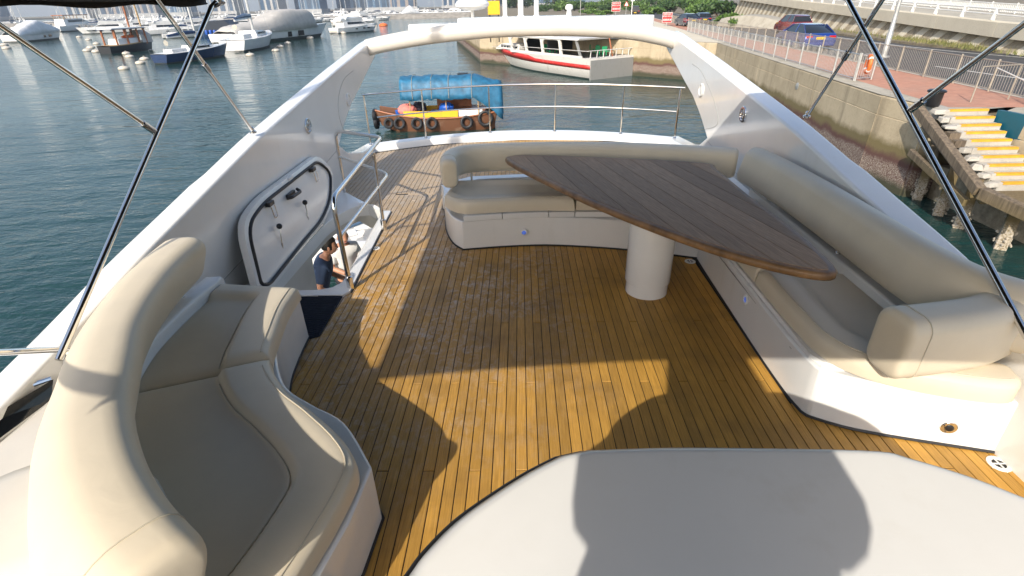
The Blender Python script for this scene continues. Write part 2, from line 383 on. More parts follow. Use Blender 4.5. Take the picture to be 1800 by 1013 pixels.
    def mesh(s, name, mat, smooth=35):
        me = bpy.data.meshes.new(name); me.from_pydata(s.v, [], s.f); me.validate()
        b = bmesh.new(); b.from_mesh(me); bmesh.ops.recalc_face_normals(b, faces=b.faces); b.to_mesh(me); b.free()
        if smooth:
            for p in me.polygons: p.use_smooth = True
            try: me.set_sharp_from_angle(angle=R(smooth))
            except Exception: pass
        me.materials.append(MT[mat] if isinstance(mat, str) else mat)
        return me
    def build(s, name, mat, parent=None, smooth=35, bev=0.0, seg=2, kind=None, label=None, subsurf=0, solid=0):
        o = bpy.data.objects.new(name, s.mesh(name, mat, smooth)); COL.objects.link(o)
        if parent is not None: par(o, parent)
        if bev:
            md = o.modifiers.new('bevel', 'BEVEL'); md.width = bev; md.segments = seg; md.limit_method = 'ANGLE'; md.angle_limit = R(30); md.harden_normals = False
        if subsurf:
            md = o.modifiers.new('sub', 'SUBSURF'); md.levels = subsurf; md.render_levels = subsurf
        if kind: o['kind'] = kind
        if label: o['label'] = label
        return o
def wm(o):
    m = o.matrix_basis.copy()
    if o.parent: m = wm(o.parent) @ o.matrix_parent_inverse @ m
    return m
def par(o, p):
    o.parent = p; o.matrix_parent_inverse = wm(p).inverted()
def thing(name, label, cat, loc=(0, 0, 0), rz=0.0, group=None):
    o = bpy.data.objects.new(name, None); COL.objects.link(o); o.location = loc; o.rotation_euler = (0, 0, rz)
    o.empty_display_size = 0.1; o['label'] = label; o['category'] = cat
    if group: o['group'] = group
    return o
def tag(o, label, cat, group=None):
    o['label'] = label; o['category'] = cat
    if group: o['group'] = group
    return o
def struct(o): o['kind'] = 'structure'; return o
def dup(root, loc, rz=0.0, scale=1.0, label=None):
    r = root.copy(); COL.objects.link(r); r.location = loc; r.rotation_euler = (0, 0, rz); r.scale = (scale,)*3
    if label: r['label'] = label
    for ch in list(root.children):
        c = ch.copy(); COL.objects.link(c); c.parent = r
        for g in list(ch.children):
            d = g.copy(); COL.objects.link(d); d.parent = c
    return r
def crs(pts, n=6, closed=False):
    pts = [Vector(p) for p in pts]; N = len(pts); out = []
    for i in range(N if closed else N-1):
        g = lambda k: pts[k % N] if closed else pts[max(0, min(N-1, k))]
        p0, p1, p2, p3 = g(i-1), g(i), g(i+1), g(i+2)
        for k in range(n):
            t = k/n
            out.append(0.5*((2*p1)+(p2-p0)*t+(2*p0-5*p1+4*p2-p3)*t*t+(3*p1-p0-3*p2+p3)*t*t*t))
    if not closed: out.append(pts[-1])
    return out
def resample(pts, n):
    pts = [Vector(p) for p in pts]; L = [0]
    for a, b in zip(pts, pts[1:]): L.append(L[-1]+(b-a).length)
    out = []; j = 0
    for k in range(n):
        d = L[-1]*k/(n-1)
        while j < len(pts)-2 and L[j+1] < d: j += 1
        s = (d-L[j])/max(1e-9, L[j+1]-L[j]); out.append(pts[j].lerp(pts[j+1], min(1, s)))
    return out
def fillet(pts, r, n=5):
    """round the corners of an open polyline"""
    pts = [Vector(p) for p in pts]; out = [pts[0]]
    for i in range(1, len(pts)-1):
        a, b, c = pts[i-1], pts[i], pts[i+1]
        d = min(r, (a-b).length*0.45, (c-b).length*0.45)
        p, q = b+(a-b).normalized()*d, b+(c-b).normalized()*d
        for k in range(n+1):
            t = k/n; out.append(p*(1-t)**2+b*2*t*(1-t)+q*t*t)
    out.append(pts[-1]); return out
def rround(w_, h_, rad, n=5):
    """rounded rectangle section centred at 0"""
    out = []
    for cx, cy, a0 in ((w_/2-rad, h_/2-rad, 0), (-w_/2+rad, h_/2-rad, 90), (-w_/2+rad, -h_/2+rad, 180), (w_/2-rad, -h_/2+rad, 270)):
        for k in range(n+1):
            a = R(a0+90*k/n); out.append((cx+rad*math.cos(a), cy+rad*math.sin(a)))
    return out
def sweep(path, sec, z, lean=0.0, er=0.06, side=1):
    """sweep a section (a across, b up) along a plan curve; rounded ends"""
    pts = [Vector((p[0], p[1], 0)) for p in path]; N = len(pts); rings = []
    def ring(p, tdir, s_):
        nrm = Vector((tdir.y, -tdir.x, 0))*side
        return [p+nrm*(a*s_+lean*b)+Vector((0, 0, z+b*s_)) for a, b in sec]
    T = [(pts[min(N-1, i+1)]-pts[max(0, i-1)]).normalized() for i in range(N)]
    for k in range(5):
        a = k/5*math.pi/2; rings.append(ring(pts[0]-T[0]*er*math.cos(a)*0.98, T[0], 1-(1-math.sin(a))*0.30 if k else 0.62))
    for i in range(N): rings.append(ring(pts[i], T[i], 1))
    for k in range(4, -1, -1):
        a = k/5*math.pi/2; rings.append(ring(pts[-1]+T[-1]*er*math.cos(a)*0.98, T[-1], 1-(1-math.sin(a))*0.30 if k else 0.62))
    return G().loft(rings, True, False, True)
def bez_disc(c, nrm, r):
    q = Vector(nrm).to_track_quat('Z', 'Y').to_matrix(); return q
# ------------------------------------------------------------------ water, land
wtr = struct(G().add([(-4000, -1500, WZ), (4000, -1500, WZ), (4000, 6000, WZ), (-4000, 6000, WZ)], [(0, 1, 2, 3)]).build('water', 'water', smooth=0))
def Q(s, o, z=QZ): return Vector((10.45+.109*s+.994*o, .994*s-.109*o, z))   # along / across the quay
CQ = Q(45.5, 0)                                          # corner where the sea wall turns away
BW = Vector((-4.6, 65.5, QZ))                            # far end of the back wall
# land as sheets: apron (concrete kerb strip), brick promenade, road, verge, ground behind
taper = lambda s: 3.9-max(0, min(1.5, (s-25)*.032))
def strip(name, mat, o0, o1, s0, s1, z, parent=None, n=24, f0=None, f1=None):
    V = []
    for k in range(n+1):
        s = s0+(s1-s0)*k/n; V += [Q(s, o0 if f0 is None else f0(s), z), Q(s, o1 if f1 is None else f1(s), z)]
    return G().add(V, [(2*k, 2*k+1, 2*k+3, 2*k+2) for k in range(n)]).build(name, mat, parent, smooth=0)
bend = lambda s: .019*max(0, 45-s)**2*(1 if s > 25 else 0)+(.019*400+.76*(25-s) if s <= 25 else 0)
gnd = struct(G().add([Vector((15.6, -60, QZ-.19)), Q(-60, 160, QZ-.19), Q(700, 160, QZ-.19), Q(700, -140, QZ-.19), Vector((BW.x-6, BW.y+45, QZ-.19)), Vector((BW.x, BW.y+.5, QZ-.19)), Vector((CQ.x+.3, CQ.y, QZ-.19)), Q(19.4, .15, QZ-.19), Vector((14.0, 17.2, QZ-.19)), Vector((14.25, 15.9, QZ-.19)), Vector((14.9, 0, QZ-.19))], [tuple(range(11))]).build('ground', 'verge', smooth=0))
kerbstrip = struct(strip('quay_edge', 'concrete', -.0, .78, 19.6, 45.5, QZ)); 
prom = struct(strip('promenade', 'pavers', .78, 3.9, 17.0, 150, QZ+.002, n=60, f1=taper))
pr2 = struct(G().add([Q(45.5, .78, QZ-.003), Q(100, .78, QZ-.003), Q(140, -24, QZ-.003), Vector((BW.x, BW.y+25, QZ-.003)), Vector((BW.x+.4, BW.y+.4, QZ-.003)), CQ+Vector((0, .3, -.003))], [tuple(range(6))]).build('quay_apron', 'concrete_plain', smooth=0))
qe2 = struct(G().add([Vector((14.16, 16.05, QZ-.004)), Q(17.3, 2.95, QZ-.004), Q(-20, 2.95, QZ-.004), Vector((14.9, -10, QZ-.004))], [(0, 1, 2, 3)]).add([Q(19.62, .0, QZ-.003), Q(19.62, 2.9, QZ-.003), Q(17.2, 2.9, QZ-.003), Vector((14.1, 16.5, QZ-.003)), Vector((12.75, 17.1, QZ-.003))], [(0, 1, 2, 3, 4)]).build('quay_edge', 'concrete', smooth=0))
pr3 = struct(G().add([Q(-30, 2.9, QZ-.002), Q(17.0, 2.9, QZ-.002), Q(17.0, 3.9, QZ-.002), Q(-30, 3.9, QZ-.002)], [(0, 1, 2, 3)]).build('promenade', 'pavers', smooth=0))
kerb = struct(G().loft([[Q(s, taper(s), QZ-.15), Q(s, taper(s), QZ+.006), Q(s, taper(s)+.18, QZ+.006), Q(s, taper(s)+.20, QZ-.15)] for s in [-30+180*k/60 for k in range(61)]], False).build('kerb', 'concrete_plain', smooth=0))
road = struct(strip('road', 'asphalt', 4.1, 12.2, -30, 170, QZ-.13, n=60, f0=lambda s: taper(s)+.2, f1=lambda s: 12.4+bend(s)*.8))
ln = struct(strip('road_line', 'road_paint', 0, 0, 14, 150, QZ-.125, n=50, f0=lambda s: 11.25+bend(s)*.75, f1=lambda s: 11.42+bend(s)*.75))
for k in range(9):
    s0 = 23.6+k*9.6
    struct(strip('lane_dash', 'road_paint', 0, 0, s0, s0+5.6, QZ-.125, n=4, f0=lambda s: 5.86+bend(s)*.22, f1=lambda s: 6.02+bend(s)*.22))
ln2 = struct(strip('road_line', 'road_paint', 0, 0, 14, 130, QZ-.125, n=40, f0=lambda s: taper(s)+.52, f1=lambda s: taper(s)+.60))
kb2 = struct(G().loft([[Q(s, 12.4+bend(s)*.8, QZ-.15), Q(s, 12.4+bend(s)*.8, QZ+.02), Q(s, 12.6+bend(s)*.8, QZ+.03), Q(s, 16.5+bend(s), QZ+.05)] for s in [10+150*k/40 for k in range(41)]], False).build('verge', 'verge', smooth=0))

# ------------------------------------------------------------------ sea wall
sw_ = thing('sea_wall', 'weathered concrete sea wall with brown tide marks below the promenade', 'sea wall', Q(30, 0, WZ))
def wallrun(a, b, n, name='wall_block'):
    """cast bays with open joints, each bay one piece"""
    a, b = Vector(a), Vector(b); d = (b-a).normalized(); nrm = Vector((-d.y, d.x, 0)); L = (b-a).length
    for k in range(n):
        p, q = a+d*(L*k/n+.005), a+d*(L*(k+1)/n-.005); j = random.uniform(-.006, .006)
        rg = []
        for pt in (p, q):
            rg.append([pt+nrm*(o_+j)+Vector((0, 0, z_)) for o_, z_ in ((.9, -.02), (.06, -.02), (.0, -.07), (-.004, -.62), (.010, -.64), (-.012, -.66), (-.03, -1.45), (-.05, -1.9), (-.06, -3.4), (.9, -3.4))])
        G().loft(rg, True, False, True).build(name, 'seawall', sw_, smooth=0)
def wallrun_in(a, b, n): wallrun(b, a, n)
wallrun(Q(45.5, 0, QZ), Q(19.4, 0, QZ), 9)
# hidden core behind the bays, and the return wall
wallrun(Vector((BW.x, BW.y, QZ)), Vector((CQ.x, CQ.y, QZ)), 6)
wallrun(Vector((BW.x-7, BW.y+40, QZ)), Vector((BW.x, BW.y, QZ)), 4)
wallrun(Vector((14.15, 16.05, QZ)), Vector((14.9, -10, QZ)), 8)
wallrun(Q(19.4, .0, QZ), Vector((12.75, 17.1, QZ)), 1)
wallrun(Vector((12.75, 17.05, QZ)), Vector((14.1, 16.95, QZ)), 1)
G().lathe([(.16, -.03), (.16, .03), (.05, .06)], Q(27.2, -.01, QZ-.75), 14, Vector((-1, 0, 0)).to_track_quat('Z', 'Y').to_matrix()).build('mooring_ring', 'galv', sw_)

# ------------------------------------------------------------------ railings
def fence(name, label, pts, bay, h, mat, posts_mat, z, rail2=True, group='grey barred railings along the promenade'):
    t = thing(name, label, 'railing', pts[0], 0, group)
    L = [Vector(p) for p in pts]; path = resample(L, max(2, int(sum((a-b).length for a, b in zip(L, L[1:]))/bay)+1))
    for p in path:
        G().tube([p, p+Vector((0, 0, h+.02))], .034, 6).build('post', posts_mat, t)
    for a, b in zip(path, path[1:]):
        d = (b-a); g = G(); n = max(2, int(d.length/.125))
        for k in range(1, n):
            p = a+d*(k/n); g.tube([p+Vector((0, 0, .09)), p+Vector((0, 0, h-.05))], .0075, 4, caps=False)
        o = g.build('bars', mat, t, smooth=0); o['kind'] = 'stuff'
        G().tube([a+Vector((0, 0, h-.04)), b+Vector((0, 0, h-.04))], .021, 6).build('top_rail', mat, t)
        G().tube([a+Vector((0, 0, .09)), b+Vector((0, 0, .09))], .019, 6).build('bottom_rail', mat, t)
    return t
fence('barrier_railing', 'grey barred railing along the edge of the sea wall', [Q(s, .42+.2*(1-abs(s-25)/25 if s < 45 else .2), QZ) for s in (23.1, 30, 40, 50, 62)], 1.95, 1.02, 'galv', 'galv', QZ)
fence('barrier_railing', 'long barred railing with tan posts between brick pavement and road', [Q(s, taper(s)-.12, QZ) for s in (8, 25, 35, 45, 55, 72, 95)], 2.0, 1.02, 'galv_tan', 'galv_tan', QZ)
e0 = Q(23.1, .6, QZ)
fence('barrier_railing', 'short end piece of railing turned across the sea wall beside the orange lifebuoy', [e0+Vector((.02, -.06, 0)), e0+Vector((.85, .25, 0))], .85, 1.02, 'galv', 'galv', QZ)
lb = thing('lifebuoy', 'orange lifebuoy hanging on the end of the sea wall railing', 'lifebuoy', e0+Vector((.45, -.05, .65)))
ctr_ = e0+Vector((.42, .0, .62)); ax = Vector((.92, -.30, .05)).normalized(); sx_ = ax.cross(Vector((0, 0, 1))).normalized()
G().tube([ctr_+sx_*(.28*math.cos(a))+Vector((0, 0, 1))*(.30*math.sin(a)) for a in [2*math.pi*k/24 for k in range(24)]], .075, 10, closed=True).build('ring', 'orange', lb)
for a in (45, 135, 225, 315):
    a = R(a); c_ = ctr_+sx_*(.28*math.cos(a))+Vector((0, 0, .30*math.sin(a))); tg = (sx_*(-math.sin(a))+Vector((0, 0, math.cos(a)))).normalized()
    G().tube([c_-tg*.035, c_+tg*.035], .081, 10).build('band', 'sign_white', lb)
bn = thing('litter_bin', 'squat black bin standing at the head of the yellow landing steps', 'bin', Q(19.3, .9, QZ))
c_ = PZ(1638, 187, QZ)
G().lathe([(.17, 0), (.19, .05), (.205, .40), (.21, .42)], c_, 18).build('body', 'black_plastic', bn)
G().lathe([(.25, .42), (.25, .46), (.21, .49), (.02, .50)], c_, 18).build('lid', 'black_plastic', bn)
gt = thing('gate_frame', 'thin metal frame with a diagonal brace beside the landing steps', 'barrier', Q(17.6, 2.0, QZ))
ga, gb = Q(17.9, 1.9, QZ), Q(18.4, 3.3, QZ)
G().tube([ga, ga+Vector((0, 0, 1.05)), gb+Vector((0, 0, 1.05)), gb], .024, 6).build('frame', 'galv_tan', gt)
gc = Q(16.2, 3.6, QZ)
G().tube([ga.lerp(gb, .35)+Vector((0, 0, 1.0)), gc+Vector((0, 0, .2))], .02, 6).build('brace', 'galv', gt)
fence('barrier_railing', 'white barred railing leaning at the right edge above the landing steps', [Q(17.2, 3.1, QZ), Q(13.0, 3.3, QZ)], 1.6, 1.05, 'white_paint', 'white_paint', QZ)

# lamp post
lp = thing('lamp_post', 'tall grey lamp post beside the road in front of the retaining wall', 'lamp post', Q(33, 4.0, QZ))
c_ = PZ(1553, 100, QZ)
G().lathe([(.14, 0), (.14, 1.2), (.12, 1.25), (.10, 2.2), (.085, 6.5), (.06, 9.5)], c_, 14).build('pole', 'galv', lp)
G().tube([c_+Vector((0, 0, 9.4)), c_+Vector((.3, 0, 9.8)), c_+Vector((1.6, .1, 10.0))], .05, 8).build('bracket', 'galv', lp)
G().box(c_+Vector((2.0, .1, 10.0)), (.9, .3, .14)).build('lantern', 'galv', lp, bev=.03)
G().lathe([(.30, -.02), (.30, .04), (.16, .06)], c_, 14).build('base_plate', 'galv', lp)

# ------------------------------------------------------------------ retaining wall with ribs, parapet, upper road
W0, WD, WN = Vector((27.8, 31.8, QZ)), Vector((.135, .991, 0)), Vector((.991, -.135, 0))
def Wp(s, o, z): return W0+WD*s+WN*o+Vector((0, 0, z))
rw = thing('retaining_wall', 'beige concrete retaining wall with slanting smooth ribs and rough panels behind the road', 'wall', Wp(20, 0, 0))
def ztop(s): return .57+max(0, .0295*s-.0)     # soffit height above quay level
S0, S1 = -16, 74
k = 0; s = S0; sl_ = .95
while s < S1:
    wd = 1.0 if k % 2 == 0 else 1.3
    h0 = ztop(s)+.12; h1 = ztop(s+wd)+.12; lean = -.75*(ztop(s)+.2)
    if k % 2 == 0:
        V = [Wp(s, 0, -.1), Wp(s+wd, 0, -.1), Wp(s+wd+lean, .62, h1), Wp(s+lean, .62, h0)]; V += [v+WN*.25 for v in V]
        g = G().add(V, [(0, 1, 2, 3), (4, 7, 6, 5), (0, 4, 5, 1), (3, 2, 6, 7), (0, 3, 7, 4), (1, 5, 6, 2)]); g.build('rib', 'concrete_plain', rw, smooth=0)
    else:
        V = [Wp(s, .05, -.1), Wp(s+wd, .05, -.1), Wp(s+wd+lean, .67, h1), Wp(s+lean, .67, h0)]; V += [v+WN*.25 for v in V]
        g = G().add(V, [(0, 1, 2, 3), (4, 7, 6, 5), (0, 4, 5, 1), (3, 2, 6, 7), (0, 3, 7, 4), (1, 5, 6, 2)]); g.build('rough_panel', 'concrete_rough', rw, smooth=0)
    s += wd; k += 1
s = S0; k = 0
while s < S1:
    wd = 6.4
    p0_, p1_ = s+.015, s+wd-.015
    rg = []
    for ss in (p0_, p1_):
        z0 = ztop(ss)
        rg.append([Wp(ss, .0, z0), Wp(ss, .0, z0+.78), Wp(ss, .06, z0+.84), Wp(ss, .42, z0+.84), Wp(ss, .5, z0+.8), Wp(ss, .5, z0)])
    G().loft(rg, True, False, True).build('parapet', 'concrete_plain', rw, smooth=0); s += wd; k += 1
urd = struct(G().loft([[Wp(ss, .52, ztop(ss)+.62), Wp(ss, 1.9, ztop(ss)+.66), Wp(ss, 12, ztop(ss)+.7), Wp(ss, 13, ztop(ss)+.72)] for ss in [S0+(S1-S0)*q/30 for q in range(31)]], False).build('upper_road', 'concrete', smooth=0))
gr = thing('guard_rail', 'white metal guard rail with stout posts on top of the retaining wall', 'railing', Wp(5, .3, 1.5))
s = S0+1
prev = None
while s < 62:
    b = Wp(s, .26, ztop(s)+.84)
    G().beam(b, b+Vector((.10, 0, .62)), .20, .12, (0, 1, 0)).build('post', 'white_paint', gr, bev=.01)
    if prev is not None:
        for zz, off, r_ in ((.60, .10, .05), (.32, .05, .035)):
            G().tube([prev+Vector((off, 0, zz)), b+Vector((off, 0, zz))], r_, 8).build('rail', 'white_paint', gr)
    prev = b; s += 3.2
g2 = thing('guard_rail', 'low pale railing at the far side of the upper road', 'railing', Wp(5, 12, 1.5))
for side in range(1):
    a_, b_ = S0, 40
    pts = [Wp(ss, 6.2, ztop(ss)+.68) for ss in [a_+(b_-a_)*q/20 for q in range(21)]]
    for p, q in zip(pts, pts[1:]):
        G().tube([p, p+Vector((0, 0, .7))], .05, 6).build('post', 'white_paint', g2)
        g = G()
        for j in range(1, 14):
            c = p.lerp(q, j/14); g.beam(c+Vector((0, 0, .05)), c+Vector((0, 0, .55)), .06, .05)
        o = g.build('bars', 'white_paint', g2, smooth=0); o['kind'] = 'stuff'
        G().tube([p+Vector((0, 0, .6)), q+Vector((0, 0, .6))], .04, 6).build('rail', 'white_paint', g2)

# ------------------------------------------------------------------ foliage
def leafgeo(center, rad, n, size, seed, clumps=9):
    rnd = random.Random(seed); g = G(); V = []; F = []
    cl_ = []
    for _ in range(clumps):
        v = Vector((rnd.gauss(0, 1), rnd.gauss(0, 1), rnd.gauss(0, 1))).normalized()*rnd.uniform(.35, .8)
        cl_.append((Vector((v.x*rad[0], v.y*rad[1], abs(v.z)*rad[2] if rnd.random() < .7 else v.z*rad[2])), rnd.uniform(.3, .55)))
    for i in range(n):
        c, r_ = cl_[i % clumps]
        d = Vector((rnd.gauss(0, 1), rnd.gauss(0, 1), rnd.gauss(0, 1))).normalized()*(rnd.random()**.4)
        p = Vector(center)+c+Vector((d.x*rad[0]*r_, d.y*rad[1]*r_, d.z*rad[2]*r_))
        a = Vector((rnd.gauss(0, 1), rnd.gauss(0, 1), rnd.gauss(0, .6))).normalized(); b = a.orthogonal().normalized()
        b = (Matrix.Rotation(rnd.uniform(0, 6.28), 3, a) @ b); s_ = size*rnd.uniform(.6, 1.4)
        k = len(V); V += [p-a*s_, p+b*s_*.45, p+a*s_, p-b*s_*.45]; F.append((k, k+1, k+2, k+3))
    return g.add(V, F)
def shrub(name, label, cat, pos, rad, n, size, mat, seed, trunk=True, group=None):
    t = thing(name, label, cat, pos, 0, group); pos = Vector(pos)
    leafgeo(pos+Vector((0, 0, rad[2]*.5)), rad, n, size, seed).build('crown', mat, t, smooth=0)
    g = G(); rnd = random.Random(seed+5)
    for _ in range(4):
        a = rnd.uniform(0, 6.28); e = pos+Vector((math.cos(a)*rad[0]*.5, math.sin(a)*rad[1]*.5, rad[2]*1.1))
        g.tube([pos+Vector((0, 0, -.2)), pos.lerp(e, .5)+Vector((0, 0, .2)), e], [.12*rad[2]/2, .07*rad[2]/2, .02], 6)
    o = g.build('trunk', 'bark', t)
    return t
SH = [(1262, 30, 4.2, 3.2, 'leaf_dark'), (1238, 24, 3.6, 3.0, 'leaf'), (1215, 17, 4.6, 3.6, 'leaf'), (1150, 24, 3.0, 1.6, 'leaf'), (1185, 20, 5.0, 3.4, 'leaf_dark'),
      (1120, 20, 5.5, 3.6, 'leaf'), (1075, 19, 5.2, 3.2, 'leaf_dark'), (1045, 18, 4.6, 3.4, 'leaf'), (1010, 18, 4.4, 3.2, 'leaf_dark'), (985, 16, 4.6, 3.0, 'leaf'), (955, 15, 4.4, 2.4, 'leaf_dark'), (1282, 40, 2.6, 1.2, 'leaf'), (1300, 45, 2.2, .9, 'leaf'), (1035, 24, 3.2, 1.1, 'leaf'), (1060, 25, 2.6, .9, 'leaf'), (1228, 12, 6.0, 4.6, 'leaf_dark'), (1200, 11, 6.0, 4.2, 'leaf'), (1170, 12, 5.5, 4.0, 'leaf'), (1140, 12, 6.0, 4.2, 'leaf_dark'), (1100, 11, 6.0, 4.2, 'leaf'), (1062, 12, 6.0, 4.4, 'leaf'), (1030, 11, 6.0, 4.0, 'leaf_dark'), (995, 11, 6.0, 4.0, 'leaf'), (1250, 18, 4.0, 3.4, 'leaf'), (1225, 28, 2.8, 2.0, 'leaf'), (1160, 19, 3.4, 2.2, 'leaf_dark')]
for i, (px, py, r_, h_, mt_) in enumerate(SH):
    p = PZ(px, py, QZ)
    if p.length > 230: p = p*(230/p.length); p.z = QZ
    shrub('shrub', ('dense dark green' if mt_ == 'leaf_dark' else 'bright green')+(' low shrub' if r_ < 3 else ' bushy shrub')+(' beside the dark parked cars' if px > 1195 else ' behind the nearer red road sign' if px > 1135 else ' around the farther red road sign' if px > 1055 else ' above the arch, left of the farther red sign'), 'shrub', (p.x, p.y, QZ-.1), (r_, r_*.9, h_*.62), 1500, .34, mt_, 40+i, group='shrubs and bushes along the road bank')
for i in range(7):
    p = PZ(560+70*i, 6, QZ+.5); d_ = 300+20*i; v = Vector((p.x, p.y, 0)).normalized()*d_
    shrub('tree', 'far green tree on the wooded shore behind the moored boats', 'tree', (v.x, v.y, WZ+1.5), (13, 9, 7.5), 1400, 1.0, 'leaf_dark', 90+i, group='trees on the far shore')
g = G(); rnd = random.Random(3)
for i in range(3200):                                   # weeds at the foot of the retaining wall
    s = rnd.choice([rnd.uniform(-4, 60), rnd.uniform(2, 14), rnd.uniform(30, 66)]); p = Wp(s, -.15-rnd.random()**2*1.3, .02); h = rnd.uniform(.08, .40)*(.5+.5*abs(math.sin(s*.9+1))); a = rnd.uniform(0, 3.14)
    dx = Vector((math.cos(a), math.sin(a), 0))*.03
    g.add([p-dx, p+dx, p+dx*rnd.uniform(-1.5, 1.5)+Vector((0, 0, h))], [(0, 1, 2)])
o = g.build('weeds', 'weed', smooth=0); o['kind'] = 'stuff'; tag(o, 'dry weeds growing along the foot of the retaining wall', 'weeds')
bk = thing('concrete_bank', 'low pale concrete bank beside the road at the far end of the retaining wall', 'bank', PZ(1290, 45, QZ))
a_, b_ = PZ(1262, 44, QZ), PZ(1385, 52, QZ)
G().loft([[a_+(b_-a_)*q+Vector((-.2, 0, -.1)), a_+(b_-a_)*q+Vector((.6, .8, 1.1*math.sin(math.pi*min(1, .15+q*.85))**.6+.02)), a_+(b_-a_)*q+Vector((2.5, 2.5, 1.2*math.sin(math.pi*min(1, .15+q*.85))**.6)), a_+(b_-a_)*q+Vector((4, 4, -.1))] for q in [k/10 for k in range(11)]], False).build('slab', 'concrete', bk, smooth=40)

# ------------------------------------------------------------------ road signs
def strokes(g, p, ux, uz, wd, ht, seed, n):
    """a row of n brush-like characters as flat strokes"""
    rnd = random.Random(seed); cw = wd/n; nn = ux.cross(uz).normalized()
    for k in range(n):
        o = p+ux*(-wd/2+cw*(k+.5))
        for dz in (-.32, 0, .32): g.beam(o-ux*cw*.36+uz*(dz*ht), o+ux*cw*.36+uz*(dz*ht), .004, ht*.14, tuple(uz))
        g.beam(o-uz*ht*.42+ux*cw*.02, o+uz*ht*.45+ux*cw*.02, .004, cw*.13, tuple(ux))
        if rnd.random() < .7: g.beam(o-ux*cw*.3-uz*ht*.4, o-ux*cw*.26+uz*ht*.1, .004, cw*.12, tuple(ux))
def textmesh(txt, size, mat, loc, ux, uz, parent, name='lettering'):
    cu = bpy.data.curves.new('txt', 'FONT'); cu.body = txt; cu.size = size; cu.align_x = 'CENTER'; cu.align_y = 'CENTER'; cu.extrude = .004; cu.resolution_u = 2
    o_ = bpy.data.objects.new('txt', cu); me = o_.to_mesh().copy(); bpy.data.objects.remove(o_); bpy.data.curves.remove(cu)
    nn = ux.cross(uz).normalized(); Mx = Matrix(((ux.x, uz.x, nn.x, loc[0]), (ux.y, uz.y, nn.y, loc[1]), (ux.z, uz.z, nn.z, loc[2]), (0, 0, 0, 1)))
    me.transform(Mx); me.materials.clear(); me.materials.append(MT[mat]); o = bpy.data.objects.new(name, me); COL.objects.link(o); par(o, parent); return o
def redsign(px, py, basepy, wpx, lab):
    d0 = PZ(px, basepy, QZ); dist = min(d0.length, 130); v = Vector((d0.x, d0.y, 0)).normalized()*dist
    dd = ray(px, py); tt = v.dot(Vector((v.x, v.y, 0)))/Vector((dd.x, dd.y, 0)).dot(Vector((v.x, v.y, 0))); c = CAM+dd*tt
    t = thing('road_sign', lab, 'road sign', (c.x, c.y, QZ), 0, 'red road signs by the quay road')
    ux = Vector((v.y, -v.x, 0)).normalized(); uz = Vector((0, 0, 1)); nn = ux.cross(uz)
    W_ = wpx/FPX*dist*1.05; H_ = W_*.98
    G().box(c, (W_, .04, H_), math.atan2(ux.y, ux.x)).build('panel', 'sign_white', t, smooth=0, bev=.02)
    G().box(c+nn*.03, (W_*.94, .03, H_*.94), math.atan2(ux.y, ux.x)).build('face', 'sign_red', t, smooth=0, bev=.02)
    f = c+nn*.05
    textmesh('REDUCE', H_*.20, 'sign_white', f+uz*H_*.33, ux, uz, t); textmesh('SPEED NOW', H_*.17, 'sign_white', f+uz*H_*.12, ux, uz, t)
    textmesh('\u6e1b\u6162\u8eca\u901f', W_*.215, 'sign_white', f-uz*H_*.24, ux, uz, t)
    G().tube([Vector((c.x, c.y, QZ-.1))-nn*.06, c-nn*.06+Vector((0, 0, H_*.45))], .045, 8).build('post', 'galv', t)
redsign(1173, 31, 46, 13.5, 'nearer red road sign with white lettering to the left of the parked dark cars')
redsign(1083, 12, 27, 12.5, 'farther red road sign with white lettering above the arch among the bushes')
ys = PY(868, 14, 62); t = thing('yellow_board', 'plain yellow square board standing at the end of the old pier', 'sign', (ys.x, 62, QZ))
wd = 17.5/FPX*66
G().box((ys.x, 62, ys.z), (wd, .08, wd*1.02)).build('panel', 'sign_yellow', t, smooth=0, bev=.05)
for s_ in (-1, 1): G().tube([(ys.x+s_*wd*.36, 62.1, QZ-.6), (ys.x+s_*wd*.36, 62.1, ys.z)], .06, 8).build('post', 'black_plastic', t)
# thin poles and a small triangular warning sign among the bushes
for px, by, hh, lab in ((1020, 24, 4.5, 'thin grey pole standing among the bushes left of the red sign'), (1110, 26, 5.0, 'white pole with a small sign plate beside the black van')):
    p = PZ(px, by, QZ); p = p*min(1, 125/p.length); p.z = QZ
    t = thing('sign_pole', lab, 'pole', p); G().tube([p, p+Vector((0, 0, hh))], .09 if px > 1100 else .06, 8).build('pole', 'galv' if px < 1100 else 'white_paint', t)
    if px > 1100: G().box(p+Vector((0, -.12, 3.3)), (.75, .04, .95)).build('plate', 'sign_white', t, smooth=0)
    else: G().tube([p+Vector((0, 0, hh)), p+Vector((-.6, 0, hh+.3))], .05, 6).build('arm', 'galv', t)
p = PZ(1100, 25, QZ); p = p*min(1, 122/p.length); p.z = QZ
t = thing('warning_sign', 'small triangular warning sign with a red border by the bushes', 'road sign', p)
for nm, mt_, sc_, off in (('border', 'sign_red', .62, 0), ('face', 'sign_white', .42, -.03)):
    V = [p+Vector((sc_*math.sin(a), off-.05, 2.3+sc_*math.cos(a))) for a in (0, 2.094, 4.189)]; V += [v+Vector((0, .04, 0)) for v in V]
    G().add(V, [(0, 1, 2), (5, 4, 3), (0, 3, 4, 1), (1, 4, 5, 2), (2, 5, 3, 0)]).build(nm, mt_, t, smooth=0)
G().tube([p, p+Vector((0, 0, 2.3))], .05, 8).build('post', 'galv', t)

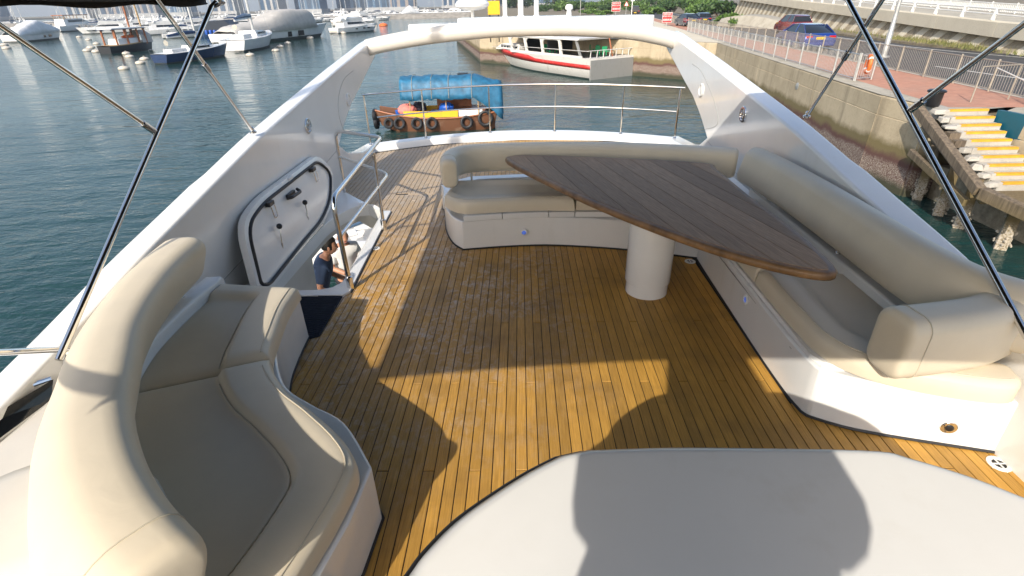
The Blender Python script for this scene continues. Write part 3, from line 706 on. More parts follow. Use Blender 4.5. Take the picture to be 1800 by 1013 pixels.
# ------------------------------------------------------------------ landing steps and timber fender
st = thing('landing_steps', 'white concrete landing steps with yellow nosings going down to the water', 'steps', (12.7, 15, WZ))
RY = [16.42, 16.12, 15.83, 15.57, 15.30, 15.01, 14.73, 14.44, 14.14, 13.84]
for i, y in enumerate(RY):
    z = QZ-.16*i; x0 = 12.72+.012*i; x1 = x0+1.28+.05*(i > 6)
    y0, y1 = y-.02, (RY[i-1] if i else 17.25)
    s_ = G().box(((x0+x1)/2, (y+y1)/2, z-.17), (x1-x0, y1-y-.004, .34)).build('step', 'step_white', st, smooth=0, bev=.012)
    G().box(((x0+x1)/2+.05, y+.045, z+.004), (x1-x0-.14, .11, .012)).box(((x0+x1)/2+.05, y-.003, z-.03), (x1-x0-.14, .012, .05)).build('nosing', 'step_yellow', s_, smooth=0)
    rnd = random.Random(i)
    if i % 1 == 0 and not 3 <= i <= 4:
        g = G(); g.box((x0-.13, y+.10, z-.07), (rnd.uniform(.26, .36), rnd.uniform(.2, .28), rnd.uniform(.1, .17)), rnd.uniform(-.3, .3), (rnd.uniform(.7, .95), rnd.uniform(.7, .95)))
        o = g.build('edge_block', 'step_white', st, smooth=0, bev=.025)
        for v in o.data.vertices: v.co += Vector((rnd.uniform(-.03, .03), rnd.uniform(-.03, .03), rnd.uniform(-.025, .025)))
    else: G().box((x0-.16, y+.14, z-.12), (.3, .26, .2)).build('edge_block', 'timber', st, smooth=0)
G().box((13.6, 12.6, -2.62), (2.6, 2.2, .2)).build('landing', 'timber', st, smooth=0)
G().prism([(13.5, 16.9), (14.05, 16.9), (14.05, 12.0), (13.5, 12.0)], -4.2, -2.72).build('support_wall', 'concrete_rough', st, smooth=0)
G().prism([(14.06, 16.2), (14.62, 11.5), (14.75, 11.5), (14.2, 16.2)], -3.6, QZ+.012).build('side_wall', 'teal', st, smooth=0)
fd = thing('timber_fender', 'old timber fender of barnacled piles and heavy beams in front of the landing steps', 'fender', (12.6, 14.5, WZ))
bA, bB, bC = PZ(1622, 200, -1.05), PZ(1722, 337, -2.32), PZ(1815, 380, -2.45)
G().beam(bA+Vector((0, .25, .08)), bB, .22, .26).build('sloping_beam', 'timber', fd, smooth=0, bev=.02)
G().beam(bB+Vector((.02, -.06, -.02)), bC, .24, .3).build('level_beam', 'timber', fd, smooth=0, bev=.02)
G().beam(bA+Vector((.35, .2, -.35)), bB+Vector((.35, .1, -.3)), .2, .22).build('inner_beam', 'timber', fd, smooth=0, bev=.02)
G().beam(bA+Vector((.1, .1, -1.2)), bB+Vector((.12, .4, -.45)), .14, .22).build('lower_beam', 'timber', fd, smooth=0, bev=.02)
for (bx, by), (tx, ty), tz in (((1513, 262), (1600, 205), -1.25), ((1578, 328), (1630, 262), -1.55), ((1612, 350), (1652, 275), -1.75), ((1648, 378), (1684, 310), -2.0), ((1684, 400), (1712, 330), -2.3), ((1757, 437), (1790, 392), -2.6)):
    b = PZ(bx, by, WZ); t2 = Vector((b.x-.06, b.y-.12, 0))
    dd = ray(tx, ty); 
    top = Vector((b.x+.03, b.y+.04, tz))
    pl_ = G().beam(b+Vector((0, 0, -.5)), top, .27, .27, (.6, .8, 0)).build('pile', 'timber', fd, smooth=0, bev=.03)
    rnd = random.Random(bx); g = G()
    for q in range(46):
        a = rnd.uniform(0, 6.28); zz = WZ+.05+abs(rnd.gauss(0, .28)); r_ = .14
        sx2, sy2 = math.cos(a), math.sin(a); m_ = max(abs(sx2), abs(sy2)); c = b+Vector((sx2/m_*r_, sy2/m_*r_, 0)); c.z = zz; f_ = (zz-b.z)/(top.z-b.z); c += (top-b)*f_-Vector((0, 0, (top-b).z*f_))
        sz = rnd.uniform(.02, .045); g.ball(c, (sz, sz, sz), 5, 3)
    o = g.build('barnacles', 'barnacle', pl_, smooth=0); o['kind'] = 'stuff'
    q3_ = Vector((-.8, -.6, 0)).to_track_quat('Z', 'Y').to_matrix()
    G().lathe([(.05, -.02), (.05, .03), (.02, .04)], top+Vector((-.14, -.1, -.2)), 8, q3_).build('bolt', 'black_plastic', pl_)
for q in (.3, .7):
    c = bB.lerp(bC, q)+Vector((-.02, -.16, .02)); G().lathe([(.055, -.04), (.055, .02), (.02, .035)], c, 8, Vector((0, -1, .2)).to_track_quat('Z', 'Y').to_matrix()).build('bolt', 'black_plastic', fd)

# ------------------------------------------------------------------ cars
def car(name, label, cat, loc, rz, paint, style):
    """local: x forward, y left, z up"""
    t = thing(name, label, cat, loc, rz, 'cars on the quay road'); Mw = Matrix.Translation(Vector(loc)) @ Matrix.Rotation(rz, 4, 'Z')
    P_ = {'sedan': (4.65, 1.82, .93, 1.43, [(-2.05, .93), (-1.15, 1.38), (-.3, 1.43), (.35, 1.38), (1.25, .95)], [(-2.3, .42), (-2.33, .62), (-2.28, .86), (-2.1, .96), (-1.3, .97), (1.2, .94), (1.9, .84), (2.25, .68), (2.32, .45), (2.25, .25), (-2.2, .25)]),
          'suv': (4.6, 1.88, 1.02, 1.66, [(-2.12, 1.06), (-1.88, 1.56), (-1.5, 1.66), (.0, 1.66), (.45, 1.60), (1.25, 1.08)], [(-2.25, .45), (-2.3, .70), (-2.24, 1.05), (-2.1, 1.12), (1.15, 1.06), (1.95, .95), (2.25, .75), (2.3, .5), (2.2, .3), (-2.2, .3)]),
          'hatch': (4.2, 1.75, .95, 1.48, [(-1.98, .98), (-1.7, 1.40), (-1.3, 1.48), (.1, 1.47), (.5, 1.40), (1.3, .96)], [(-2.06, .42), (-2.1, .65), (-2.05, .96), (-1.9, 1.0), (1.2, .95), (1.8, .85), (2.05, .66), (2.1, .45), (2.0, .26), (-2.0, .26)]),
          'van': (4.9, 1.85, 1.15, 1.95, [(-2.4, 1.15), (-2.3, 1.85), (-2.1, 1.95), (1.0, 1.95), (1.3, 1.85), (1.95, 1.15)], [(-2.4, .4), (-2.45, .7), (-2.42, 1.15), (1.9, 1.12), (2.3, .9), (2.45, .5), (2.4, .3), (-2.4, .3)])}[style]
    L_, W_, belt, top, gh, body = P_
    tr = lambda x, y, z: Mw @ Vector((x, y, z))
    hw = W_/2
    prof = lambda z: 1-.10*max(0, (z-.6))-.05*max(0, .45-z)
    secs = []
    for yf in (-1, -.93, -.75, 0, .75, .93, 1):
        k = abs(yf); ins = .0 if k < .9 else (.015 if k < .97 else .07)
        secs.append([tr(x*(1-ins*.35), yf*hw*prof(z), z*(1-ins*.1)+.02*ins) for x, z in body])
    G().loft(secs, True, False, True).build('body', paint, t, smooth=50)
    gsec = []
    for yf in (-1, -.96, 0, .96, 1):
        gsec.append([tr(x, yf*hw*(.90-.30*(z-belt)/(top-belt)*.75), z-.01*(abs(yf) > .99)) for x, z in gh])
    G().loft(gsec, True, False, True).build('glasshouse', 'dark_glass', t, smooth=30)
    rf = [p for p in gh if p[1] > top-.10]
    rsec = [[tr(x, yf*hw*.665, z+.012-(.03 if abs(yf) > .99 else 0)) for x, z in rf]+[tr(x, yf*hw*.665, z-.03) for x, z in reversed(rf)] for yf in (-1, -.9, 0, .9, 1)]
    G().loft(rsec, True, False, True).build('roof', paint, t, smooth=40)
    for sgn in (-1, 1):                                  # pillars
        for (xa, za), (xb, zb_) in (((gh[0]), (rf[0])), ((gh[-1]), (rf[-1])), (((gh[0][0]+gh[-1][0])/2-.1, belt), ((rf[0][0]+rf[-1][0])/2-.1, top-.02))):
            ya, yb = hw*.905, hw*(.90-.225*(zb_-belt)/(top-belt))
            G().beam(tr(xa, sgn*ya, za), tr(xb, sgn*(yb+.012), zb_), .07, .03, tuple(Mw.to_3x3() @ Vector((0, 1, 0)))).build('pillar', paint, t, smooth=0)
        q = body[1]
        tl_ = G().box(tr(-L_/2+.10, sgn*hw*.72, belt-.17), (.16, hw*.42, .15), rz).build('tail_light', 'tail_red', t, smooth=0, bev=.02)
        G().box(tr(L_/2-.12, sgn*hw*.66, belt-.3), (.2, hw*.4, .12), rz).build('headlight', 'sign_white', t, smooth=0, bev=.02)
        G().box(tr(gh[-1][0]-.35, sgn*(hw*.93+.09), belt+.05), (.10, .18, .12), rz).build('mirror', paint, t, bev=.02)
        for xw in (-L_*.29, L_*.30):
            ax_ = Matrix.Rotation(rz, 3, 'Z') @ Matrix.Rotation(-sgn*math.pi/2, 3, 'X'); c = tr(xw, sgn*(hw-.19), .32)
            wh = G().lathe([(.20, -.02), (.31, -.02), (.325, .03), (.325, .15), (.30, .20), (.21, .205)], c, 20, ax_, False).build('wheel', 'rubber', t)
            G().lathe([(.21, .19), (.19, .17), (.05, .185), (.001, .19)], c, 16, ax_, False).build('rim', 'galv', wh)
    pw = G().box(tr(-L_/2-.005, 0, .70 if style != 'suv' else .80), (.03, .52, .13), rz).build('number_plate', 'plate_yellow', t, smooth=0)
    g = G()
    for k in range(6): g.box(tr(-L_/2-.024, -.19+.076*k+(.02 if k > 1 else -.01), .70 if style != 'suv' else .80), (.008, .018 if k % 2 else .035, .075), rz)
    g.build('characters', 'black_plastic', pw, smooth=0)['kind'] = 'stuff'
    G().box(tr(-L_/2+.06, 0, .38), (.14, W_*.9, .2), rz).build('bumper', 'black_plastic' if style in ('suv', 'van') else paint, t, bev=.04)
    return t
RDIR = math.atan2(.994, .109)
p = Q(37.3, 4.4, QZ-.13); car('parked_car', 'glossy blue saloon car behind the railing on the quay road', 'car', Q(41.0, 4.75, QZ-.13), RDIR+R(3), 'car_blue', 'sedan').scale = (1.1, 1.1, 1.1)
car('parked_car', 'dark red sport utility car in the far lane beside the retaining wall', 'car', Q(57.5, 9.4, QZ-.13), RDIR+R(2), 'car_red', 'suv')
car('parked_car', 'dark blue hatchback next to the nearer red road sign', 'car', Q(82, 3.3+2.2, QZ-.13), RDIR+R(4), 'car_dark', 'hatch')
car('parked_car', 'dark green car partly hidden to the left of the dark blue hatchback', 'car', Q(75.5, 2.6, QZ), RDIR+R(10), 'car_dark', 'sedan')
p = PZ(1116, 26, QZ); p = p*min(1, 128/p.length); car('parked_van', 'small black van parked by the bushes behind the arch', 'van', (p.x, p.y, QZ), RDIR-R(4), 'car_black', 'van')
# ------------------------------------------------------------------ boats (local: x forward, y to port, z = 0 waterline)
def hullg(L, B, fb, fs, st=.85, rake=.08, n=14, flare=.86, z_lo=-.5, dz=0.0, grow=0.0, zmax=None):
    rings = []
    for k in range(n+1):
        t = k/n
        b = B/2*(st+(1-st)*min(1, t/.35)); b *= 1 if t < .4 else max(.012, 1-((t-.4)/.6)**2.3)
        s = fb+(fs-fb)*t**1.8; w = b*(flare-.3*t**3); xs_ = -L/2+L*(1-rake)*t+L*rake*t**3; xw = -L/2+L*(1-rake)*t
        top = s if zmax is None else min(s, zmax)
        f = top/s if s else 1
        bt = w+(b-w)*f; xt = xw+(xs_-xw)*f
        b_, w_ = bt+grow, w+grow
        rings.append([Vector((xw, 0, z_lo)), Vector((xw, -w_*.9, z_lo*.4)), Vector((xw, -w_, 0)), Vector((xw+(xt-xw)*.5, -(w_+b_)/2-.02*B*.2, top*.5)), Vector((xt, -b_, top)), Vector((xt, 0, top+dz)), Vector((xt, b_, top)), Vector((xw+(xt-xw)*.5, (w_+b_)/2+.02*B*.2, top*.5)), Vector((xw, w_, 0)), Vector((xw, w_*.9, z_lo*.4))])
    return G().loft(rings, True, False, True)
def sheer(t, L, B, fb, fs, st=.85, rake=.08):
    b = B/2*(st+(1-st)*min(1, t/.35)); b *= 1 if t < .4 else max(.012, 1-((t-.4)/.6)**2.3)
    return -L/2+L*(1-rake)*t+L*rake*t**3, b, fb+(fs-fb)*t**1.8
def cab(profile, w0, w1, zref0, zref1, mat, name, parent, smooth=30, bev=0):
    """side profile (x,z), half width w0 at zref0 narrowing to w1 at zref1"""
    hw = lambda z: w0+(w1-w0)*(z-zref0)/(zref1-zref0)
    secs = [[Vector((x, yf*hw(z), z)) for x, z in profile] for yf in (-1, -.6, .6, 1)]
    return G().loft(secs, True, False, True).build(name, mat, parent, smooth=smooth, bev=bev)
def place(t, a, b, name=None):
    """put the stern at point a and the bow at point b (waterline points)"""
    a, b = Vector(a), Vector(b); m = (a+b)/2; t.location = (m.x, m.y, WZ); t.rotation_euler = (0, 0, math.atan2(b.y-a.y, b.x-a.x)); return t
def motor_yacht(name, label, L, B, fly=True, hullmat='boat_white', group=None, arch_=True):
    t = thing(name, label, 'motor yacht', (0, 0, 0), 0, group)
    hullg(L, B, .085*L, .13*L, .9, .10).build('hull', hullmat, t, smooth=50)
    hullg(L, B, .085*L, .13*L, .9, .10, grow=.015, zmax=.014*L).build('boot_stripe', 'antifoul', t, smooth=50)
    z0 = .085*L; h1 = .10*L
    c = cab([(-.36*L, z0-.1), (-.34*L, z0+h1), (.06*L, z0+h1), (.22*L, z0+.25*h1+.012*L), (.34*L, z0+.02*L), (.34*L, z0-.1)], .40*B, .33*B, z0, z0+h1, 'boat_white', 'cabin', t)
    for sg in (-1, 1):
        pts = [(-.26*L, z0+.45*h1), (-.26*L, z0+.82*h1), (.05*L, z0+.84*h1), (.15*L, z0+.52*h1)]
        hw = lambda z: .40*B+(.33*B-.40*B)*(z-z0)/h1
        G().prism_ax(pts, lambda x, z: Vector((x, sg*(hw(z)-.02), z)), lambda x, z: Vector((x, sg*(hw(z)+.03), z))).build('window', 'dark_glass', t, smooth=0)
        for xx in (-.1, .08, .2):
            _, b_, s_ = sheer(.5+xx, L, B, .085*L, .13*L, .9, .10)
            G().box((xx*L, sg*(b_*.945), s_*.62), (.05*L, .05, .018*L), 0).build('porthole', 'dark_glass', t, smooth=0)
    G().add([Vector((.07*L, -.27*B, z0+.93*h1)), Vector((.07*L, .27*B, z0+.93*h1)), Vector((.205*L, .29*B, z0+.46*h1)), Vector((.205*L, -.29*B, z0+.46*h1))], [(0, 1, 2, 3)]).build('windscreen', 'dark_glass', t, smooth=0).modifiers.new('s', 'SOLIDIFY').thickness = .08
    if fly:
        z1 = z0+h1
        cab([(-.40*L, z1), (-.38*L, z1+.035*L), (-.05*L, z1+.05*L), (.06*L, z1+.055*L), (.10*L, z1+.01*L), (.08*L, z1)], .34*B, .35*B, z1, z1+.05*L, 'boat_white', 'flybridge', t)
        if arch_:
            for sg in (-1, 1): G().beam((-.30*L, sg*.32*B, z1+.02*L), (-.24*L, sg*.27*B, z1+.105*L), .05*L, .06).build('arch_leg', 'boat_white', t)
            G().box((-.235*L, 0, z1+.108*L), (.06*L, .58*B, .08)).build('arch_top', 'boat_white', t, bev=.02)
            G().lathe([(.02*L, 0), (.028*L, .012*L), (.01*L, .024*L)], (-.235*L, 0, z1+.112*L), 12).build('radome', 'boat_white', t)
    g = G(); prev = None; pl_ = []
    for k in range(9):
        tt = .52+.46*k/8; pl_.append(sheer(tt, L, B, .085*L, .13*L, .9, .10))
    for sg in (-1, 1):
        G().tube([(x, sg*b*.93, s+.75) for x, b, s in pl_], .03, 5).build('rail', 'steel', t)
        g = G()
        for x, b, s in pl_[:-1]: g.tube([(x, sg*b*.93, s), (x, sg*b*.93, s+.75)], .022, 4, caps=False)
        g.build('stanchions', 'steel', t)['kind'] = 'stuff'
    G().box((-.47*L, 0, z0*.35), (.08*L, B*.7, .12)).build('swim_platform', 'wood_tan', t, smooth=0)
    return t
def sail_boat(name, label, L, B, hullmat, mast_h, group=None, deckmat='boat_white', furl='boat_navy', cat='sailing yacht'):
    t = thing(name, label, cat, (0, 0, 0), 0, group)
    fb, fs = .085*L, .12*L
    hullg(L, B, fb, fs, .66, .09, flare=.72).build('hull', hullmat, t, smooth=50)
    hullg(L, B, fb, fs, .66, .09, flare=.72, grow=.012, zmax=.015*L).build('boot_stripe', 'antifoul', t, smooth=50)
    rg = []
    for k in range(13):
        x, b, s = sheer(k/12, L, B, fb, fs, .66, .09); rg.append([(x, -b*.98, s+.005), (x, -b*.98, s+.06), (x, -b*.88, s+.06), (x, 0, s+.09), (x, b*.88, s+.06), (x, b*.98, s+.06), (x, b*.98, s+.005)])
    G().loft(rg, False).build('deck', deckmat, t, smooth=30)
    cab([(-.12*L, fb), (-.10*L, fb+.055*L), (.10*L, fb+.05*L), (.24*L, fb+.02*L), (.26*L, fb)], .27*B, .22*B, fb, fb+.055*L, 'boat_white', 'coachroof', t, bev=.03)
    for sg in (-1, 1): G().box((.03*L, sg*.262*B, fb+.034*L), (.2*L, .05, .016*L)).build('window', 'dark_glass', t, smooth=0)
    G().box((-.27*L, 0, fb+.02*L), (.2*L, .36*B, .03*L)).build('cockpit_coaming', 'boat_white', t, bev=.05)
    G().tube([(.06*L, 0, fb), (.06*L, 0, mast_h)], [.011*L, .008*L], 8).build('mast', 'alu_mast', t)
    G().tube([(.055*L, 0, fb+.15*L), (-.33*L, 0, fb+.135*L)], .0075*L, 8).build('boom', 'alu_mast', t)
    G().tube([(.05*L, 0, fb+.165*L), (-.1*L, 0, fb+.165*L), (-.32*L, 0, fb+.148*L)], [.016*L, .018*L, .008*L], 8).build('sail_cover', furl, t)
    G().tube([(.47*L, 0, fs), (.065*L, 0, mast_h*.96)], .008, 4).build('forestay', 'steel', t)
    G().tube([(-.49*L, 0, fb), (.055*L, 0, mast_h)], .008, 4).build('backstay', 'steel', t)
    for sg in (-1, 1):
        G().tube([(.03*L, sg*.46*B, fb), (.06*L, 0, mast_h*.9)], .008, 4).build('shroud', 'steel', t)
        g = G(); pts = [sheer(k/9, L, B, fb, fs, .66, .09) for k in range(10)]
        for x, b, s in pts: g.tube([(x, sg*b*.94, s), (x, sg*b*.94, s+.6)], .016, 4, caps=False)
        g.build('stanchions', 'steel', t)['kind'] = 'stuff'
        G().tube([(x, sg*b*.94, s+.6) for x, b, s in pts], .010, 4).build('lifeline', 'steel', t)
    G().lathe([(.35, -.02), (.36, .02), (.33, .04)], (-.36*L, 0, fb+.09*L), 14, Matrix.Rotation(math.pi/2, 3, 'Y')).build('steering_wheel', 'steel', t)
    return t
W = lambda x, y: PZ(x, y, WZ)

# --- old ferry with the red stripe, moored by the back wall
fe = thing('passenger_ferry', 'old white ferry boat with a red stripe and open sides moored at the sea wall', 'ferry', (0, 0, 0))
FL, FB = 14.2, 4.3
fb, fs = 2.35, 2.1
hullg(FL, FB, fb, fs, .92, .10, flare=.84).build('hull', 'old_white', fe, smooth=50)
hullg(FL, FB, fb, fs, .92, .10, flare=.84, grow=.02, zmax=.16).build('boot_stripe', 'antifoul', fe, smooth=50)
for sg in (-1, 1):
    rg = []
    for k in range(19):
        tt = k/18*.985; x, b, s = sheer(tt, FL, FB, fb, fs, .92, .10); up_ = 1.0 if tt > .43 else .62
        lo_ = 1.12+.45*tt**1.8; hi2 = 1.62+.62*tt**1.8+(.28 if tt > .44 else 0)
        def at(z):
            w_ = b*(.84-.3*tt**3); f_ = z/s; xw = -FL/2+FL*.9*tt; return Vector((xw+(x-xw)*f_, sg*(w_+(b-w_)*f_+.03), z))
        rg.append([at(lo_), at((lo_+hi2)/2), at(hi2)])
    G().loft(rg, False).build('red_stripe', 'old_red', fe, smooth=40).modifiers.new('s', 'SOLIDIFY').thickness = .03
G().box((-FL/2-.02, 0, 1.05), (.1, FB*.86, 2.2)).build('transom', 'old_grey', fe, smooth=0)
cab([(1.6, fb), (1.7, 3.15), (3.6, 3.1), (4.3, 2.95), (4.9, 2.4), (4.9, 2.2)], FB*.33, FB*.28, 2.2, 3.4, 'old_white', 'fore_cabin', fe, bev=.06)
for sg in (-1, 1):
    for k in range(6): G().box((1.95+.40*k, sg*(FB*.305), 2.74), (.27, .14, .34)).build('window', 'dark_glass', fe, smooth=0)
RZ0, RZ1 = 4.22, 4.40
cab([(-6.0, RZ0), (-6.05, RZ1), (-2, RZ1+.1), (2.4, RZ1+.05), (2.7, RZ0)], FB*.47, FB*.43, RZ0, RZ1+.1, 'old_white', 'roof', fe)
for sg in (-1, 1):
    for k, (xa, xb) in enumerate(((1.55, 2.1), (-.35, .1), (-2.3, -1.95), (-4.3, -4.0), (-6.3, -5.7))):
        m_ = 'old_white' if k < 4 else 'old_grey'
        G().beam((xa, sg*FB*.45, fb-.1), (xb, sg*FB*.44, RZ0+.02), .20 if k < 4 else .14, .12, (0, 1, 0)).build('roof_pillar', m_, fe, smooth=0)
    for xa in (.85, -1.15, -3.15):                       # rounded heads of the openings
        pts = [(xa-1.0, RZ0)]+[(xa-.85+.25*(1-math.cos(R(a))), RZ0-.42+.30*math.sin(R(a))) for a in (0, 30, 60, 90)]+[(xa+.9-.25*(1-math.cos(R(a))), RZ0-.42+.30*math.sin(R(a))) for a in (90, 60, 30, 0)]+[(xa+1.05, RZ0)]
        G().prism_ax(pts, lambda x, z: Vector((x, sg*FB*.435, z)), lambda x, z: Vector((x, sg*FB*.455, z))).build('opening_head', 'old_white', fe, smooth=0)
    G().box((-2.3, sg*FB*.455, fb+.02), (8.2, .09, .34)).build('bulwark', 'old_white', fe, smooth=0)
    G().tube([(1.6, sg*FB*.46, fb+.62), (-7.0, sg*FB*.46, fb+.78)], .035, 6).tube([(5.6, sg*FB*.3, fs+.35), (1.6, sg*FB*.47, fb+.72)], .03, 6).build('side_rail', 'old_white', fe)
G().box((-2.2, 0, 3.3), (.08, FB*.7, 1.2)).box((.6, .3, 3.2), (.06, FB*.5, 1.5)).build('dark_partition', 'boat_dark', fe, smooth=0)
G().box((-2.2, 0, fb+.02), (8.6, FB*.86, .06)).build('floor', 'boat_dark', fe, smooth=0)
rnd = random.Random(4)
for k in range(11):
    ch = thing('plastic_chair', 'green plastic chair standing on the deck of the old ferry', 'chair', (0, 0, 0), 0, 'green chairs on the ferry'); x = .7-.66*k; y = rnd.choice((-1.25, -1.0, -1.35, .8)) if k < 9 else -.6
    G().box((x, y, fb+.45), (.42, .42, .05)).build('seat', 'green_plastic', ch, smooth=0); G().box((x+.19, y, fb+.72), (.05, .42, .5)).build('backrest', 'green_plastic', ch, smooth=0)
    for dx in (-.17, .17):
        for dy in (-.17, .17): G().box((x+dx, y+dy, fb+.22), (.04, .04, .42)).build('leg', 'green_plastic', ch, smooth=0)
    for o_ in [ch]: o_['_f'] = 1
bo = thing('orange_bundle', 'orange bundle on the side bench of the old ferry', 'bundle', (0, 0, 0)); g = G().ball((-2.9, -FB*.40, fb+.66), (.28, .2, .32), 10, 7); g.build('bundle', 'orange', bo); bo['_f'] = 1
for k in range(7):
    G().tube([(-6.9, -1.6+.55*k, fb+.05), (-6.95, -1.6+.55*k, fb+.8)], .03, 5).build('stern_stanchion', 'old_white', fe)
G().tube([(-6.95, -1.9, fb+.8), (-6.95, 1.9, fb+.8)], .04, 6).build('stern_rail', 'old_white', fe)
G().tube([(-6.8, -.3, fb), (-6.4, -.3, fb+2.0), (-6.1, -.28, fb+2.4)], .05, 6).build('flag_staff', 'wood_red', fe)
ty = G().tube([(6.95, -.35+.33*math.cos(a), fs-.35+.33*math.sin(a)) for a in [2*math.pi*k/16 for k in range(16)]], .12, 8, closed=True).build('bow_tyre', 'rubber', fe)
G().tube([(5.6, 0, fs), (5.5, 0, fs+1.6)], .05, 6).tube([(5.5, 0, fs+1.5), (6.7, 0, fs+.2)], .02, 5).build('bow_post', 'old_grey', fe)
ctrS = W(1074, 137); dirB = (W(900, 121)-W(1040, 143)); dirB.z = 0; dirB.normalize()
st_ = ctrS; place(fe, st_, st_+dirB*20.2); fe.scale = (20.2/FL, 5.6/FB, .72)
for o_ in [o for o in bpy.data.objects if o.get('_f')]:
    m_ = Matrix.Translation(fe.location) @ Matrix.Rotation(fe.rotation_euler[2], 4, 'Z'); o_.location = fe.location; o_.rotation_euler = fe.rotation_euler; o_.scale = fe.scale; del o_['_f']

# --- sampan with the blue tarpaulin
sp_ = thing('sampan', 'small brown wooden sampan with yellow side boards and black tyres along its side', 'boat', (0, 0, 0))
SL, SB = 6.5, 2.0
def sst(t):   # station: x, half beam, sheer
    x = -SL/2+SL*t; b = SB/2*(.72+.28*min(1, t/.3)) if t < .5 else SB/2*(1-.45*((t-.5)/.5)**2); s = .72+.28*(abs(t-.45)/.5)**2*(1.25 if t > .5 else 1.1)
    return x, b, s
rg = []
for k in range(15):
    t_ = k/14; x, b, s = sst(t_); lift = .34*max(0, (t_-.72)/.28)**1.6; lift2 = .25*max(0, (.16-t_)/.16)
    kx = x*(.93 if t_ > .7 else (.96 if t_ < .2 else 1))
    rg.append([Vector((kx, 0, -.35+lift*1.5+lift2)), Vector((kx, -b*.78, -.2+lift*1.5+lift2)), Vector((kx, -b*.92, .2+lift)), Vector((x, -b, s)), Vector((x, -b*.93, s)), Vector((x, -b*.9, s-.22)), Vector((x, b*.9, s-.22)), Vector((x, b*.93, s)), Vector((x, b, s)), Vector((kx, b*.92, .2+lift)), Vector((kx, b*.78, -.2+lift*1.5+lift2))])
G().loft(rg, True, False, True).build('hull', 'old_brown', sp_, smooth=25)
for sg in (-1, 1):
    G().tube([(sst(k/14)[0], sg*(sst(k/14)[1]+.015), sst(k/14)[2]-.03) for k in range(15)], .045, 6).build('rubbing_strake', 'wood_red', sp_)
    g = G().loft([[Vector((x, sg*.93*sst((x+SL/2)/SL)[1], .74+dz)) for dz in (0, .32)] for x in [-1.2+2.9*k/10 for k in range(11)]], False); g.build('yellow_board', 'old_yellow', sp_, smooth=0).modifiers.new('s', 'SOLIDIFY').thickness = .05
    g = G().loft([[Vector((x, sg*.92*sst((x+SL/2)/SL)[1], .76+dz)) for dz in (0, .30)] for x in [-2.5+1.25*k/4 for k in range(5)]], False); g.build('white_board', 'sign_white', sp_, smooth=0).modifiers.new('s', 'SOLIDIFY').thickness = .05
def tyre(x, sg, z, r_, lean=0):
    b = sst((x+SL/2)/SL)[1]
    c = Vector((x, sg*(b+.10), z)); G().tube([c+Vector((r_*math.cos(a), -sg*.07*(math.sin(a)), r_*math.sin(a))) for a in [2*math.pi*k/20 for k in range(20)]], .085, 8, closed=True).build('tyre', 'rubber', sp_)
    G().tube([c+Vector((0, 0, r_)), Vector((x+.05, sg*b, .82))], .012, 4).build('tyre_rope', 'rope', sp_)
for x, r_ in ((2.55, .20), (1.95, .24), (1.0, .24), (.2, .24), (-1.65, .26), (-2.65, .33)): tyre(x, 1, .47 if r_ < .3 else .62, r_)
for z in (.42, .78):                                     # bow fender tyres
    G().tube([(3.32+.06*z, .22+.25*math.cos(a), z+.25*math.sin(a)) for a in [2*math.pi*k/16 for k in range(16)]], .12, 8, closed=True).build('bow_tyre', 'rubber', sp_)
cz_ = 2.15
for x in (1.3, -.6, -2.3):
    for sg in (-1, 1): G().tube([(x, sg*.82, .7), (x, sg*.82, cz_)], .03, 6).build('canopy_post', 'wood_tan', sp_)
G().box((-1.9, 0, .85), (1.5, 1.5, .35)).build('engine_box', 'wood_red', sp_, smooth=0, bev=.02)
G().box((-.4, .0, .78), (1.6, 1.3, .2)).build('thwart', 'blue_plastic', sp_, smooth=0, bev=.02)
G().box((-.9, -.55, 1.2), (1.9, .05, .55)).build('side_screen', 'wood_red', sp_, smooth=0)
def onboat(name, label, cat, gfn, mat, nm):
    t = thing(name, label, cat, (0, 0, 0)); gfn(G()).build(nm, mat, t, smooth=60); t['_f'] = 1; return t
rnd = random.Random(8)
def lump(c, r_, s_):
    def f(g):
        g.ball(c, r_, 14, 9); rr = random.Random(s_)
        g.v = [tuple(Vector(p)+Vector((rr.uniform(-.05, .05), rr.uniform(-.05, .05), rr.uniform(-.05, .05)))) for p in g.v]; return g
    return f
onboat('cloth_heap', 'heap of pink cloth in the bow of the sampan', 'cloth', lump((1.55, .25, 1.02), (.55, .45, .32), 1), 'pink_cloth', 'heap')
onboat('cloth_heap', 'heap of dark cloth beside the pink heap in the sampan', 'cloth', lump((1.0, -.1, 1.08), (.42, .45, .30), 2), 'dark_cloth', 'heap')
onboat('blue_bag', 'bright blue bag under the canopy of the sampan', 'bag', lump((-.55, .3, 1.12), (.42, .3, .26), 3), 'blue_plastic', 'bag')
onboat('bucket', 'small blue bucket near the bow of the sampan', 'bucket', lambda g: g.lathe([(.10, 0), (.14, .26), (.12, .26)], (2.15, .1, .75), 12), 'blue_plastic', 'bucket')
tpr = thing('tarpaulin', 'blue tarpaulin roof tied over the stern half of the sampan', 'tarpaulin', (0, 0, 0)); tpr['_f'] = 1
rg = []; rr = random.Random(5)
